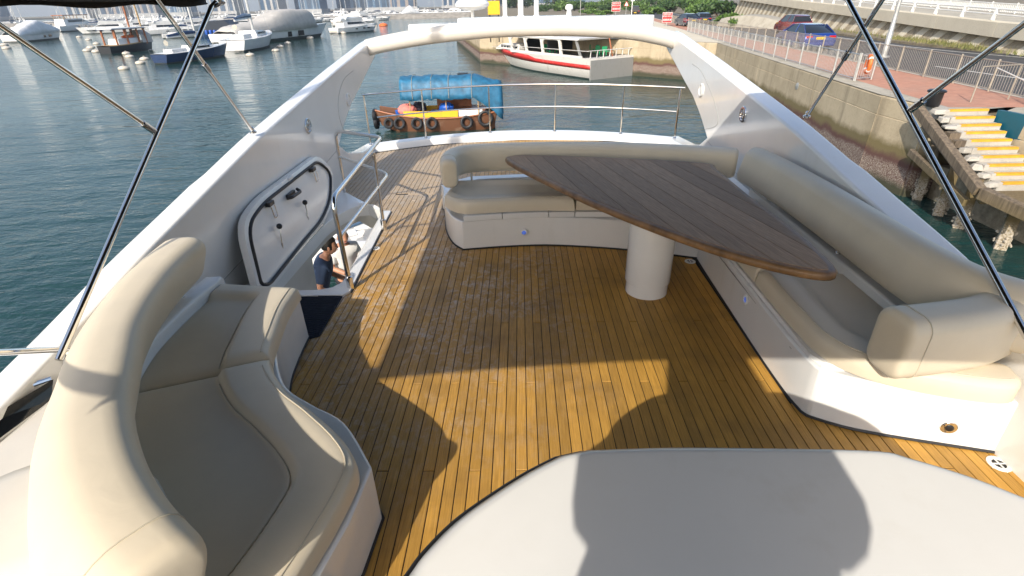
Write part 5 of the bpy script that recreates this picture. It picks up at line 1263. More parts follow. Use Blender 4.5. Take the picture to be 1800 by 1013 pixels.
# ------------------------------------------------------------------ arch wings + crossbar (one moulding)
arch = thing('radar_arch', 'white moulded radar arch with sweeping side wings and a round crossbar over the after deck', 'radar arch', (0, 9, 0))
top_prof = [(9.85, 1.705), (9.45, 1.675), (8.9, 1.61), (8.3, 1.54), (7.6, 1.46), (6.9, 1.37), (6.2, 1.28), (5.4, 1.175), (4.94, 1.11), (4.3, 1.0), (3.65, .885), (3.0, .77), (2.4, .64), (1.6, .5), (.9, .42)]
bot_prof = [(.9, -.16), (3.0, -.16), (6.0, -.16), (9.3, -.16), (9.55, -.1), (9.3, .08), (8.3, .17), (7.6, .33), (7.25, .53), (7.62, .74), (8.05, .93), (8.6, 1.09), (9.15, 1.26), (9.7, 1.42), (10.0, 1.53), (10.02, 1.63)]
for sgn in (-1, 1):
    tw = .19
    def fin(y, z, s_=sgn): return (s_*(2.5-.03*(z-1.2)), y, z)
    def fout(y, z, s_=sgn):
        t = max(0, min(1, (z-.3)/1.2)); return (s_*(2.5-.03*(z-1.2)+tw+(.02 if z < 1 else 0)), y, z-(.012 if s_ < 0 else -.02))
    g = G().prism_ax(crs(top_prof, 3)+[Vector(p).to_2d() for p in bot_prof], lambda *p: fin(p[0], p[1]), lambda *p: fout(p[0], p[1]))
    g.build('wing', 'gelcoat', arch, smooth=30, bev=.022, seg=3)
bar = [(-2.52, 9.42, 1.60), (-2.2, 9.40, 1.66), (-1.5, 9.36, 1.755), (-.6, 9.33, 1.825), (.1, 9.32, 1.84), (.9, 9.33, 1.825), (1.7, 9.36, 1.765), (2.25, 9.40, 1.67), (2.52, 9.42, 1.60)]
G().tube(crs(bar, 5), .125, 20).build('crossbar', 'gelcoat_cream', arch)
pl = [(-1.78, 9.50), (-1.2, 9.30), (2.0, 9.30), (2.15, 9.45), (2.1, 9.95), (-1.5, 10.05)]
G().prism([(-1.82, 9.44), (-1.0, 9.40), (-1.0, 10.0), (-1.7, 10.0)], 1.74, 1.925).prism([(-1.0, 9.345), (.8, 9.345), (.8, 10.02), (-1.0, 10.02)], 1.78, 2.0).prism([(.8, 9.35), (2.05, 9.40), (2.17, 9.5), (2.1, 10.0), (.8, 10.02)], 1.72, 1.98).build('top_platform', 'gelcoat', arch, smooth=0, bev=.02)
for sgn in (-1, 1):                               # engraved access panel lines
    arcp = [(7.55, .62), (7.42, .85), (7.45, 1.05), (7.62, 1.2), (7.85, 1.3), (8.1, 1.34), (8.35, 1.36)] if sgn < 0 else [(7.35, .62), (6.9, .78), (7.1, 1.0), (7.45, 1.18), (7.85, 1.32), (8.25, 1.36)]
    G().tube([(sgn*(2.5-.03*(z-1.2)-.0005), y, z) for y, z in crs(arcp, 4)], .0035, 5).build('panel_seam', 'seam', arch)
    G().tube([(sgn*(2.5-.03*(z-1.2)-.0005), y, z) for y, z in ((7.25, .50), (6.3, .40), (5.2, .30), (4.2, .22), (3.4, .17))], .003, 5).build('panel_seam', 'seam', arch)
def wall_disc(name, sgn, y, z, r, white, parent):
    q = Matrix.Rotation(-sgn*math.pi/2, 3, 'Y'); c = (sgn*(2.5-.03*(z-1.2)), y, z)
    G().lathe([(r, -.004), (r, .012), (r*.92, .020), (r*.74, .020), (r*.70, .010)], c, 28, q).build('bezel', 'white_plastic' if white else 'chrome', parent)
    G().lathe([(r*.70, .006), (r*.62, .012), (r*.3, .016), (.001, .017)], c, 24, q).build('grille', 'white_plastic' if white else 'dark_steel', parent)
    if not white:
        g = G()
        for k in range(5):
            a = k*2*math.pi/5; p = q @ Vector((r*.38*math.cos(a), r*.38*math.sin(a), .018))
            g.lathe([(r*.15, 0), (r*.13, .004)], Vector(c)+p, 10, q)
        g.build('lens', 'chrome', parent)
for sgn, y, z, wh, lab in ((-1, 7.9, 1.02, 1, 'round white light fitting on the shaded port wing behind the handrail'), (-1, 6.24, .985, 0, 'round chrome lamp on the port wing above the open hatch lid'),
                       (1, 7.69, 1.08, 1, 'round white fitting inside the engraved arc on the starboard wing'), (1, 6.12, 1.04, 0, 'round chrome lamp on the starboard wing above the settee')):
    t = thing('wing_lamp', lab, 'lamp', (sgn*2.5, y, z), 0, 'round fittings let into the arch wings'); wall_disc('wing_lamp', sgn, y, z, .088, wh, t)
# things on the arch
def antenna(px, pw, lab):
    p = PY(px, 34, 9.6)
    t = thing('antenna_post', lab, 'antenna', (p.x, 9.6, 1.985), 0, 'white posts standing on the arch')
    G().lathe([(pw, 0), (pw, .9), (pw*.8, 1.0)], (p.x, 9.6, 1.99), 14).build('mast', 'white_plastic', t)
    G().lathe([(pw*1.35, 0), (pw*1.35, .02), (pw, .03)], (p.x, 9.6, 1.988), 14).build('base', 'white_plastic', t)
antenna(888, .036, 'leftmost of three thick white antenna posts on the arch'); antenna(915.5, .045, 'middle one of three thick white antenna posts on the arch'); antenna(943, .04, 'rightmost of three thick white antenna posts on the arch')
p = PY(831, 31, 9.6); t = thing('radar_dome', 'flat oval white radar dome on a short stem above the arch', 'radar', (p.x, 9.6, 1.985))
G().lathe([(.028, 0), (.026, .14)], (p.x, 9.6, 1.985), 12).build('stem', 'white_plastic', t)
G().lathe([(.05, .10), (.2, .125), (.27, .16), (.275, .20), (.24, .245), (.12, .27), (.01, .275)], (p.x, 9.6, 2.0), 28).build('dome', 'white_plastic', t)
p = PY(1000, 30, 9.6); t = thing('gps_mushroom', 'small white mushroom antenna on the right part of the arch', 'antenna', (p.x, 9.6, 1.985))
G().lathe([(.045, 0), (.035, .1)], (p.x, 9.6, 1.985), 12).build('stem', 'white_plastic', t)
G().lathe([(.05, 0), (.062, .015), (.06, .05), (.04, .075), (.005, .08)], (p.x, 9.6, 2.08), 16).build('dome', 'white_plastic', t)

# ------------------------------------------------------------------ stern cap + rail
def yout(x): return 10.0-.118*(x-.05)**2
xs = [-2.68+5.36*k/30 for k in range(31)]
cap = thing('stern_coaming', 'low white coaming curving round the stern of the upper deck', 'coaming', (0, 10, 0))
G().loft([[(x, yout(x)-.27, -.1), (x, yout(x)-.27, .06), (x, yout(x)-.24, .10), (x, yout(x)-.05, .11), (x, yout(x), .07), (x, yout(x)+.02, -.2)] for x in xs], False).build('coaming', 'gelcoat', cap, smooth=40)
rail = thing('stern_rail', 'stainless guard rail with two bars along the stern coaming', 'rail', (0, 9.9, .1))
def rl(x, z): return (x, yout(x)-.12, z)
rx = [-2.62+5.3*k/24 for k in range(25)]
G().tube([rl(x, .92) for x in rx], .016, 10).build('top_bar', 'steel', rail)
G().tube([rl(x, .54) for x in [-2.45+5.05*k/24 for k in range(25)]], .012, 10).build('middle_bar', 'steel', rail)
for px, py in ((636, 254), (752, 238), (863, 228), (974, 228), (1085, 228), (1205, 240)):
    x = PZ(px, py, .1).x; x = max(-2.6, min(2.62, x))
    pb = Vector(rl(x, .1)); pt = Vector(rl(x, .92))
    G().tube([pb, pt], .014, 10).lathe([(.035, 0), (.035, .008), (.02, .02), (.014, .03)], pb, 12).build('stanchion', 'steel', rail)

# ------------------------------------------------------------------ hatch: rim, shaft, lid
def poly_at(poly, c, a):
    d = Vector((math.cos(a), math.sin(a))); best = 0; c = Vector(c)
    for p, q in zip(poly, poly[1:]+poly[:1]):
        p, q = Vector(p[:2]), Vector(q[:2]); e = q-p; den = d.x*e.y-d.y*e.x
        if abs(den) < 1e-9: continue
        w_ = p-c; t = (w_.x*e.y-w_.y*e.x)/den; s = (w_.x*d.y-w_.y*d.x)/den
        if t > 0 and -1e-6 <= s <= 1+1e-6: best = max(best, t)
    return c+d*best
h_in = [p.to_2d() for p in fillet([Vector((*p, 0)) for p in ((-2.1, 4.0), (-1.63, 4.02), (-1.70, 5.95), (-1.80, 6.22), (-2.08, 6.24), (-2.27, 5.7), (-2.29, 4.0), (-2.1, 4.0))], .22, 6)]
h_out = [(-2.5, 3.90), (-1.56, 3.90), (-1.515, 3.97), (-1.595, 5.98), (-1.74, 6.0), (-2.5, 6.88)]
angs = sorted(set([2*math.pi*k/72 for k in range(72)]+[math.atan2(p[1]-5.0, p[0]+1.95) % (2*math.pi) for p in h_out]))
hi = [poly_at([tuple(p) for p in h_in], (-1.95, 5.0), a) for a in angs]; ho = [poly_at(h_out, (-1.95, 5.0), a) for a in angs]
hatch = thing('hatch_coaming', 'white moulded rim round the open stairway hole in the deck', 'hatch rim', (-1.95, 5, 0))
rings = []
for prof in ('bot', 'o', 'm', 'i', 'd'):
    r_ = []
    for a, b in zip(hi, ho):
        ctr = Vector((-1.95, 5.0))
        if prof == 'bot': p = (b.x, b.y, -.13)
        elif prof == 'o': p = (b.x, b.y, .022)
        elif prof == 'm': q = a.lerp(b, .28); p = (q.x, q.y, .030)
        elif prof == 'i': p = (a.x, a.y, .012)
        else: p = (a.x, a.y, -.13)
        r_.append(p)
    rings.append(r_)
G().loft(rings, True).build('rim', 'gelcoat', hatch, smooth=40, bev=.006)
sh = [a for a in hi if (a.x < -2.02 or a.y > 5.9)]
g = G(); N = len(hi)
V = [(a.x, a.y, -.02) for a in hi]+[(a.x-(.02 if a.x < -2 else 0), a.y, ((-.62 if a.y < 5.08 else -.20) if a.x < -2.0 else (-.30 if a.y > 5.75 else -.15))) for a in hi]
g.add(V, [(i, (i+1) % N, N+(i+1) % N, N+i) for i in range(N)]); g.build('shaft_wall', 'gelcoat_cream', hatch, smooth=60)
# a thin black drip line along the deck side of the rim
G().tube([(-1.507, 3.97, .004), (-1.588, 5.97, .004)], .007, 6).build('seal', 'rubber', hatch)

lid = thing('deck_hatch', 'white open hatch lid with black rubber seal leaning against the port wing', 'hatch lid', (-2.28, 4.7, .05))
lidc = fillet([Vector((5.0, .04, 0)), Vector((3.98, .0, 0)), Vector((3.86, .06, 0)), Vector((4.16, .58, 0)), Vector((4.60, .655, 0)), Vector((6.22, .655, 0)), Vector((6.42, .42, 0)), Vector((6.05, .16, 0)), Vector((5.55, .05, 0)), Vector((5.0, .04, 0))], .20, 6)[:-1]
def lidp(y, z, d): return Vector((-2.27-.19*(z/.62)+d, y, z))
lin = [Vector((p.x+(5.0-p.x)*.045, p.y+(.33-p.y)*.10)) for p in lidc]
lin2 = [Vector((p.x+(5.0-p.x)*.075, p.y+(.33-p.y)*.16)) for p in lidc]
G().loft([[lidp(p.x, p.y, -.03) for p in lidc], [lidp(p.x, p.y, .03) for p in lidc], [lidp(p.x, p.y, .035) for p in lin], [lidp(p.x, p.y, .02) for p in lin2]], True, False, True).build('panel', 'gelcoat', lid, smooth=18)
G().tube([lidp(p.x, p.y, .033) for p in lin2], .016, 8, closed=True).build('seal', 'rubber', lid)
def lz(px, py, d=.03):
    return PP(px, py, lidp(5, 0, d), (1, 0, .19/.62))
for (a, b) in (((491, 398), (500, 460)), ((536, 356), (546, 408))):
    A, B = lz(*a, .07), PZ(*b, .05); B = Vector((-2.2, B.y, .06)) if B.x < -2.35 or B.x > -2.1 else B
    st = G().tube([A, A.lerp(B, .5)], .006, 8).build('gas_strut', 'steel', lid)
    G().tube([A.lerp(B, .48), B], .010, 8).build('cylinder', 'dark_steel', st)
    G().ball(A, .028, 10, 6).build('upper_joint', 'black_plastic', st); G().ball(B, .024, 10, 6).build('lower_joint', 'black_plastic', st)
A, B = lz(505, 348, .045), lz(519, 338, .045)
G().tube(fillet([A+Vector((0, -.02, 0)), A+Vector((.045, .01, .0)), B+Vector((.05, .02, 0)), B+Vector((0, .05, .02))], .04), .018, 8).box(A.lerp(B, .5)+Vector((-.01, .01, 0)), (.03, .18, .05)).build('grab_handle', 'black_plastic', lid, bev=.006)
for px, py in ((474, 358), (549, 298)):
    A = lz(px, py, .05); lt = G().box(A, (.05, .11, .045)).build('latch', 'black_plastic', lid, bev=.008)
    G().tube(fillet([A+Vector((.02, -.03, -.03)), A+Vector((.03, -.03, -.14)), A+Vector((.03, .04, -.14)), A+Vector((.02, .045, -.03))], .02), .005, 6).build('keeper', 'steel', lt)
A = lz(508, 320, .0); G().box(A+Vector((-.0, 0, .03)), (.06, .12, .05)).build('edge_clip', 'white_plastic', lid, bev=.01)
G().box((-2.285, 4.7, .035), (.03, 1.5, .02)).tube([(-2.262, 4.0, .05), (-2.262, 5.5, .05)], .012, 8).build('hinge', 'dark_steel', lid)

# ------------------------------------------------------------------ handrail by the hatch
hr = thing('handrail', 'bent stainless handrail with a lower bar around the stairway opening', 'handrail', (-1.57, 5, .03))
F1, F2, F3 = PZ(612, 503, .03), PZ(675, 400, .03), PZ(607, 337, .03)
F1.x += .02; bend = PZ(666, 243, .83); bend2 = PZ(676, 309, .49)
T1, T3 = F1+Vector((-.02, .02, .80)), F3+Vector((0, 0, .80))
G().tube(fillet([F1, T1, Vector((bend.x+.02, bend.y+.05, .83)), T3, F3], .13, 7), .021, 12).build('top_bar', 'steel', hr)
G().tube(fillet([F1+Vector((-.01, .01, .47)), Vector((bend2.x+.03, bend2.y+.06, .49)), F3+Vector((0, 0, .47))], .13, 7), .017, 12).build('lower_bar', 'steel', hr)
G().tube([F2, F2+Vector((0, 0.02, .83))], .018, 12).build('post', 'steel', hr)
for f in (F1, F2, F3):
    G().lathe([(.03, -.03), (.03, .09), (.022, .10)], f, 14).build('foot_sleeve', 'steel', hr)

# ------------------------------------------------------------------ table
tab = thing('table', 'three-cornered dark weathered teak table on a thick white pedestal', 'table', (1.1, 3.9, 0))
TZ = .76
tcs = [PZ(893, 283, TZ), PZ(1000, 337, TZ), PZ(1100, 380, TZ), PZ(1230, 428, TZ), PZ(1350, 463, TZ), PZ(1452, 482, TZ), PZ(1468, 466, TZ), PZ(1400, 405, TZ), PZ(1320, 345, TZ), PZ(1262, 298, TZ), PZ(1238, 286, TZ), PZ(1080, 277, TZ), PZ(960, 273, TZ), PZ(905, 273, TZ)]
tout = crs(tcs, 4, True)
ctr = sum(tout, Vector())/len(tout)
def inset(poly, d):
    out = []; N = len(poly)
    for i in range(N):
        t = (poly[(i+1) % N]-poly[i-1]).normalized(); n = Vector((-t.y, t.x, 0))
        if n.dot(ctr-poly[i]) < 0: n = -n
        out.append(poly[i]+n*d)
    return out
tin = inset(tout, .05)
G().loft([[p+Vector((0, 0, d)) for p in inset(tout, i_)] for i_, d in ((.05, -.052), (.012, -.052), (.002, -.045), (0, -.035), (.0, -.018), (.006, -.004), (.016, .001), (.05, .001))], True, False, True).build('edge_band', 'table_edge', tab, smooth=50)
# planks clipped to the inner outline; they run parallel to the aft-left/forward-right seams seen in the photograph
dA, dB = PZ(1085, 277, TZ), PZ(1290, 412, TZ)
pd = (PZ(1418, 456, TZ)-PZ(1108, 277, TZ)).normalized(); pn = Vector((-pd.y, pd.x, 0))
def clip(poly, p0, n):
    out = []
    for i in range(len(poly)):
        a, b = poly[i], poly[(i+1) % len(poly)]; da, db = (a-p0).dot(n), (b-p0).dot(n)
        if da >= 0: out.append(a)
        if (da >= 0) != (db >= 0): out.append(a.lerp(b, da/(da-db)))
    return out
vals = [(p-ctr).dot(pn) for p in tin]; lo, hi_ = min(vals), max(vals); nP = 11; wP = (hi_-lo)/nP
ti = [Vector((p.x, p.y, 0)) for p in tin]; c0 = Vector((ctr.x, ctr.y, 0))
for k in range(nP):
    a, b = lo+k*wP+.003, lo+(k+1)*wP-.003
    pp = clip(clip(ti, c0+pn*a, pn), c0+pn*b, -pn)
    if len(pp) < 3: continue
    cc = sum(pp, Vector())/len(pp)
    ang = math.atan2(pd.y, pd.x); cs, sn = math.cos(-ang), math.sin(-ang)
    loc = [((p.x-cc.x)*cs-(p.y-cc.y)*sn, (p.x-cc.x)*sn+(p.y-cc.y)*cs) for p in pp]
    me_ = G().prism(loc, -.02, .004); o = me_.build('plank', 'table_teak', None, smooth=0)
    o.location = (cc.x, cc.y, TZ); o.rotation_euler = (0, 0, ang); par(o, tab)
pc = PZ(1140, 519, 0); PCX, PCY, PR = 1.055, 3.95, .187
G().lathe([(PR-.012, 0), (PR-.012, .10), (PR-.010, .105)], (PCX, PCY, .001), 48).build('base_ring', 'gelcoat', tab, smooth=40)
G().lathe([(PR-.004, .107), (PR, .115), (PR, TZ-.055), (PR-.02, TZ-.052)], (PCX, PCY, 0), 48).build('pedestal', 'gelcoat', tab, smooth=40)

# ------------------------------------------------------------------ settees
def base_wall(name, line, back, z0, z1, parent, mat='gelcoat'):
    poly = [tuple(p)[:2] for p in line]+[tuple(p)[:2] for p in back]
    G().prism(poly, z0, z1).build(name, mat, parent, smooth=30, bev=.012)
    G().tube([(p[0], p[1], .006) for p in line], .011, 6).build('deck_seal', 'rubber', parent)
def cushion(B, F, zb, zt, nu, nv, rims, parent, name='seat_cushion', rimh=.05, rimw=.2, er=.06, flat=True, seam=True, trans=.07, crease=False):
    """B back curve, F front curve (plan), rims = (back, front, start, end)"""
    us = [0, .004, .012, .025, .045]+[.07+.86*k/(nu-1) for k in range(nu)]+[.955, .975, .988, .996, 1]
    vs = [0, .01, .03, .06]+[.09+.80*k/(nv-1) for k in range(nv)]+[.92, .95, .975, .99, 1]
    Bp, Fp = resample(B, 400), resample(F, 400)
    L = sum((a-b).length for a, b in zip(Fp, Fp[1:]))
    rings = []; sp = []
    def at(u): i = min(399, int(round(u*399))); return Bp[i], Fp[i]
    for u in us:
        b, f = at(u); D = (f-b).length; row = [Vector((b.x, b.y, zb))]
        for v in vs:
            p = b.lerp(f, v); db, df, da, de = v*D, (1-v)*D, u*L, (1-u)*L
            z = zt
            hh = 0
            for on, d in zip(rims, (db, df, da, de)):
                if on:
                    rw_ = rimw*(on if on <= 1 else 1); s_ = max(0, min(1, (rw_+trans-d)/trans)); hh = max(hh, (s_*s_*(3-2*s_))*(1-.10*((d-rw_*.55)/rw_)**2))
            z += rimh*hh
            dm = min(db, df, da, de); e = min(1, dm/er); top = zb+(z-zb)*(.55+.45*math.sqrt(max(0, 1-(1-e)**2)))
            z = min(z, top)
            if v in (0, 1) or u in (0, 1): z = zb+(zt-zb)*.5
            row.append(Vector((p.x, p.y, z)))
        row.append(Vector((f.x, f.y, zb))); rings.append(row)
    g = G(); nrow = len(rings[0])
    first = [Vector((p.x, p.y, zb)) for p in rings[0]]; last = [Vector((p.x, p.y, zb)) for p in rings[-1]]
    g.loft([first]+rings+[last], False)
    o = g.build(name, 'vinyl', parent, smooth=80)
    if seam:
        pts = []
        k = 3
        for i, u in enumerate(us):
            b, f = at(u); D = (f-b).length; v = 1-min(.9, .045/D); p = b.lerp(f, v); d = .045; e = min(1, d/er)
            zz = zt+rimh*(1 if rims[1] else 0); zz = zb+(zz-zb)*(.55+.45*math.sqrt(1-(1-e)**2))
            if .03 < u < .97: pts.append((p.x, p.y, zz+.001))
        G().tube(pts, .0032, 6).build('piping', 'piping', o)
        if crease:
            pts = []
            for u in us:
                b, f = at(u); D = (f-b).length
                if .13 < u*L/ (1) and u < .995: p = b.lerp(f, 1-(rimw+trans*.85)/D); pts.append((p.x, p.y, zt+.010))
            G().tube(pts, .0045, 6).build('piping', 'piping', o)
    return o
V2 = lambda *a: [Vector((*p, 0)) for p in a]

# --- port settee, C shaped, in the foreground
ps = thing('port_settee', 'cream C-shaped settee in the left foreground with a high curved backrest', 'settee', (-1.5, 2, 0))
Fb = [PZ(544, 593), PZ(526, 632), PZ(512, 672), PZ(510, 712), Vector((-1.33, 2.27, 0)), Vector((-1.13, 2.12, 0)), PZ(626, 830), PZ(673, 912), PZ(638, 1011), Vector((-.80, 1.05, 0)), Vector((-.92, .72, 0))]
Fb2 = crs(Fb[:8], 5)+[p for p in Fb[8:]]
base_wall('base', Fb2, [(-1.4, .45), (-2.1, .9), (-2.46, 1.6), (-2.46, 3.36)], -.004, .355, ps)
Fc = crs(V2((-1.60, 3.24), (-1.585, 2.98), (-1.535, 2.72), (-1.45, 2.40), (-1.25, 2.13), (-1.03, 1.945), (-.84, 1.77), (-.74, 1.63), (-.735, 1.5), (-.77, 1.28), (-.84, 1.0), (-.93, .74)), 8)
Bc = crs(V2((-2.20, 3.33), (-2.22, 3.05), (-2.22, 2.75), (-2.19, 2.45), (-2.10, 2.15), (-1.95, 1.85), (-1.75, 1.58), (-1.52, 1.34), (-1.30, 1.12), (-1.12, .9), (-1.05, .7)), 8)
def split(c, a, b):
    r = resample(c, 500); return r[int(a*499):int(b*499)+1]
cushion(split(Bc, 0, .395), split(Fc, 0, .30), .36, .43, 40, 34, (0, 1, .5, 0), ps, rimh=.048, rimw=.225, er=.075, trans=.05, crease=True)
cushion(split(Bc, .40, 1), split(Fc, .304, 1), .36, .43, 50, 34, (0, 1, 0, 0), ps, rimh=.048, rimw=.235, er=.08, trans=.05, crease=True)
bp = crs(V2((-2.21, 3.08), (-2.175, 2.78), (-2.09, 2.42), (-1.965, 2.07), (-1.81, 1.78), (-1.64, 1.48), (-1.44, 1.23), (-1.22, 1.02), (-1.03, .88)), 6)
sec = [(a+.065, q) for a, q in rround(.32, .36, .125, 6)]
sweep(bp, sec, .735, lean=-.40, er=.05, side=1).build('backrest', 'vinyl', ps, smooth=70)
# stitched seam near the forward end of the backrest and the bracket posts below it
i_ = len(bp)-4; tt = (bp[i_+1]-bp[i_-1]).normalized(); nn = Vector((tt.y, -tt.x, 0))
G().tube([bp[i_]+nn*(a*1.004-.40*b)+Vector((0, 0, .735+b*1.004)) for a, b in sec], .0028, 6, closed=True).build('piping', 'piping', ps)
lg = resample(Bc, 60)
G().loft([[p+Vector((-.10 if p.x < -1.2 else -.04, -.06 if p.y < 1.8 else 0, .30)), p+Vector((-.10 if p.x < -1.2 else -.04, -.06 if p.y < 1.8 else 0, .50)), p+Vector((.0, 0, .505)), p+Vector((.015, .01, .49)), p+Vector((.02, .012, .36))] for p in lg], False).build('ledge', 'gelcoat', ps, smooth=50)
for px, py in ((318, 523), (218, 760)):
    q = PZ(px, py, .5); G().tube([(q.x, q.y, .49), (q.x, q.y, .64)], .016, 12).lathe([(.028, 0), (.026, .012)], (q.x, q.y, .503), 12).build('back_post', 'steel', ps)

# --- aft settee
as_ = thing('aft_settee', 'cream settee across the stern behind the table on a white curved base', 'settee', (.5, 5.2, 0))
fl = [Vector((-.97, 6.05, 0)), PZ(783, 375), PZ(785, 405), PZ(797, 428), PZ(815, 440), PZ(880, 435), PZ(960, 432), PZ(1050, 436), PZ(1130, 443), PZ(1225, 455)]
base_wall('base', crs(fl[:5], 4)+crs(fl[4:], 4)[1:], [(2.45, 4.56), (2.45, 6.0), (.2, 6.12)], -.004, .31, as_)
xs_ = [-.585, -.2, .26, .52, .90, 1.63]
for a, b in zip(xs_, xs_[1:]):                        # row of flush drawer fronts under the cushions
    n_ = 6; yf = lambda x: PZ(815, 440).y+ (.085*(1-((x-.35)/.95)**2) if x < 1.3 else -.02*(x-1.3)) - (.19*(x-.9) if x > .9 else 0)
    pts = [(a+.004+(b-a-.008)*k/n_, 0) for k in range(n_+1)]
    poly = [(x, yf(x)-.012) for x, _ in pts]+[(x, yf(x)+.05) for x, _ in reversed(pts)]
    G().prism(poly, .313, .365).build('drawer_front', 'gelcoat', as_, smooth=0, bev=.004)
G().prism([(-.57, 4.93), (.3, 5.02), (1.0, 4.9), (1.66, 4.66), (2.45, 4.7), (2.45, 5.95), (.2, 6.08), (-.7, 6.0), (-.72, 5.3)], .31, .367).build('seat_box', 'gelcoat', as_, smooth=0)
def fy(x): return 4.90+.075*(1-((x-.35)/1.0)**2) if x < 1.3 else 4.885-.25*(x-1.25)
segs = ((-.74, .52), (.53, 1.40))
for k, (a, b) in enumerate(segs):
    Fcur = [Vector((a+(b-a)*i/12, fy(a+(b-a)*i/12)-.03+(.26 if False else 0), 0)) for i in range(13)]
    if k == 0: Fcur = crs(V2((-.80, 5.12), (-.70, 4.97), (-.55, 4.885), (-.2, 4.92), (.2, 4.945), (.52, 4.92)), 6)
    Bcur = [Vector(((-.74 if k == 0 else a)+(b-(-.74 if k == 0 else a))*i/12, 5.62, 0)) for i in range(13)]
    cushion(Bcur, Fcur, .37, .47, 24, 12, (.3, 1, .3, 0), as_, rimh=.035, rimw=.16)
apath = crs(V2((-.735, 5.20), (-.765, 5.42), (-.72, 5.62), (-.56, 5.745), (-.2, 5.80), (.5, 5.80), (1.2, 5.70), (1.8, 5.52), (2.17, 5.38)), 6)
sweep(apath, rround(.17, .30, .07, 5), .695, lean=.0, er=.05, side=1).build('backrest', 'vinyl', as_, smooth=70)
j_ = 4; tt = (apath[j_+1]-apath[j_-1]).normalized(); nn = Vector((tt.y, -tt.x, 0))
G().tube([apath[j_]+nn*a*1.01+Vector((0, 0, .695+b*1.01)) for a, b in rround(.17, .30, .07, 5)], .003, 6, closed=True).build('piping', 'piping', as_)
G().prism([(-.72, 5.66), (-.5, 5.85), (.3, 5.93), (1.2, 5.85), (2.3, 5.55), (2.3, 5.68), (1.2, 5.98), (.3, 6.06), (-.6, 5.98), (-.84, 5.76)], .36, .43).build('ledge', 'gelcoat', as_, smooth=0, bev=.01)
for x, y in ((-.57, 5.77), (.5, 5.84), (1.5, 5.66)):
    G().tube([(x, y, .42), (x, y, .58)], .013, 10).build('back_post', 'steel', as_)
q = PZ(921, 409, .17); qy = 4.905
def step_light(lab, c, nrm):
    t = thing('courtesy_light', lab, 'light', c, 0, 'blue courtesy lights in the settee bases'); q = Vector(nrm).to_track_quat('Z', 'Y').to_matrix()
    G().lathe([(.040, -.003), (.040, .006), (.034, .009), (.025, .009), (.024, .004)], c, 24, q).build('bezel', 'white_plastic', t)
    G().lathe([(.024, .003), (.015, .007), (.001, .008)], c, 18, q).build('lens', 'lamp_blue', t)
pq = PY(921, 409, PZ(921, 433.5).y-.003); step_light('round blue courtesy light in the base of the settee across the stern', pq, (0, -1, 0))

# --- starboard settee
ss = thing('starboard_settee', 'cream settee along the right side with a long back and a rolled end arm', 'settee', (2, 3.3, 0))
rb = [PZ(1225, 455), PZ(1262, 500), PZ(1290, 545), PZ(1318, 594), PZ(1352, 650), PZ(1384, 700), PZ(1402, 722)]
rb = crs([(1.665, 4.55, 0), (1.655, 4.2, 0), (1.645, 3.6, 0), (1.635, 3.0, 0), (1.64, 2.6, 0), (1.66, 2.42, 0)], 4)+crs([PZ(1418, 732), PZ(1480, 751), PZ(1560, 767), PZ(1700, 789), PZ(1790, 803)], 3)
G().prism([tuple(p)[:2] for p in rb]+[(2.72, 2.05), (2.46, 2.6), (2.46, 4.54)], -.004, .345).build('base', 'gelcoat', ss, smooth=30, bev=.014)
G().tube([(p.x, p.y, .006) for p in rb], .011, 6).build('deck_seal', 'rubber', ss)
G().prism([(1.67, 4.5), (1.662, 3.0), (1.66, 2.5), (1.70, 2.42), (1.9, 2.31), (2.65, 2.1), (2.46, 4.5)], .345, .372).build('seat_box', 'gelcoat', ss, smooth=0)
G().box((1.6405, 3.5, .30), (.006, 1.7, .005)).build('panel_seam', 'seam', ss)
Fr1 = [Vector((1.68+.08*(k/10)**2*0, 4.55-1.17*k/10, 0)) for k in range(11)]; Br1 = [Vector((2.30, 5.0-1.62*k/10, 0)) for k in range(11)]
cushion(Br1, Fr1, .375, .46, 20, 12, (0, 1, 0, 0), ss, rimh=.04, rimw=.16)
Fr2 = crs(V2((1.68, 3.36), (1.675, 3.0), (1.68, 2.7), (1.70, 2.48), (1.80, 2.30), (2.0, 2.17), (2.25, 2.08), (2.42, 2.055), (2.50, 2.10)), 6)
Br2 = crs(V2((2.30, 3.36), (2.30, 3.0), (2.31, 2.7), (2.33, 2.55), (2.38, 2.45), (2.42, 2.38), (2.47, 2.32), (2.50, 2.26), (2.51, 2.2)), 6)
cushion(Br2, Fr2, .375, .46, 34, 14, (0, 1, 0, 0), ss, rimh=.04, rimw=.19)
G().prism([(2.28, 5.1), (2.27, 2.6), (2.47, 2.5), (2.47, 5.3)], .37, .52).build('ledge', 'gelcoat', ss, smooth=0, bev=.015)
bpath = crs(V2((2.27, 5.16), (2.33, 4.6), (2.355, 3.9), (2.355, 3.2), (2.36, 2.8), (2.40, 2.52), (2.50, 2.34), (2.62, 2.24)), 7)
sweep(bpath, rround(.18, .34, .075, 5), .735, lean=.22, er=.05, side=-1).build('backrest', 'vinyl', ss, smooth=70)
ap = crs(V2((1.845, 2.185), (2.05, 2.215), (2.3, 2.27), (2.46, 2.34), (2.50, 2.36)), 5)
asec = rround(.235, .35, .075, 5)
sweep(ap, asec, .665, lean=.0, er=.035, side=1).build('end_arm', 'vinyl', ss, smooth=70)
j_ = 3; tt = (ap[j_+1]-ap[j_-1]).normalized(); nn = Vector((tt.y, -tt.x, 0))
for j_ in (2,):
    G().tube([ap[j_]+nn*a*1.008+Vector((0, 0, .665+b*1.008)) for a, b in asec], .003, 6, closed=True).build('piping', 'piping', ss)
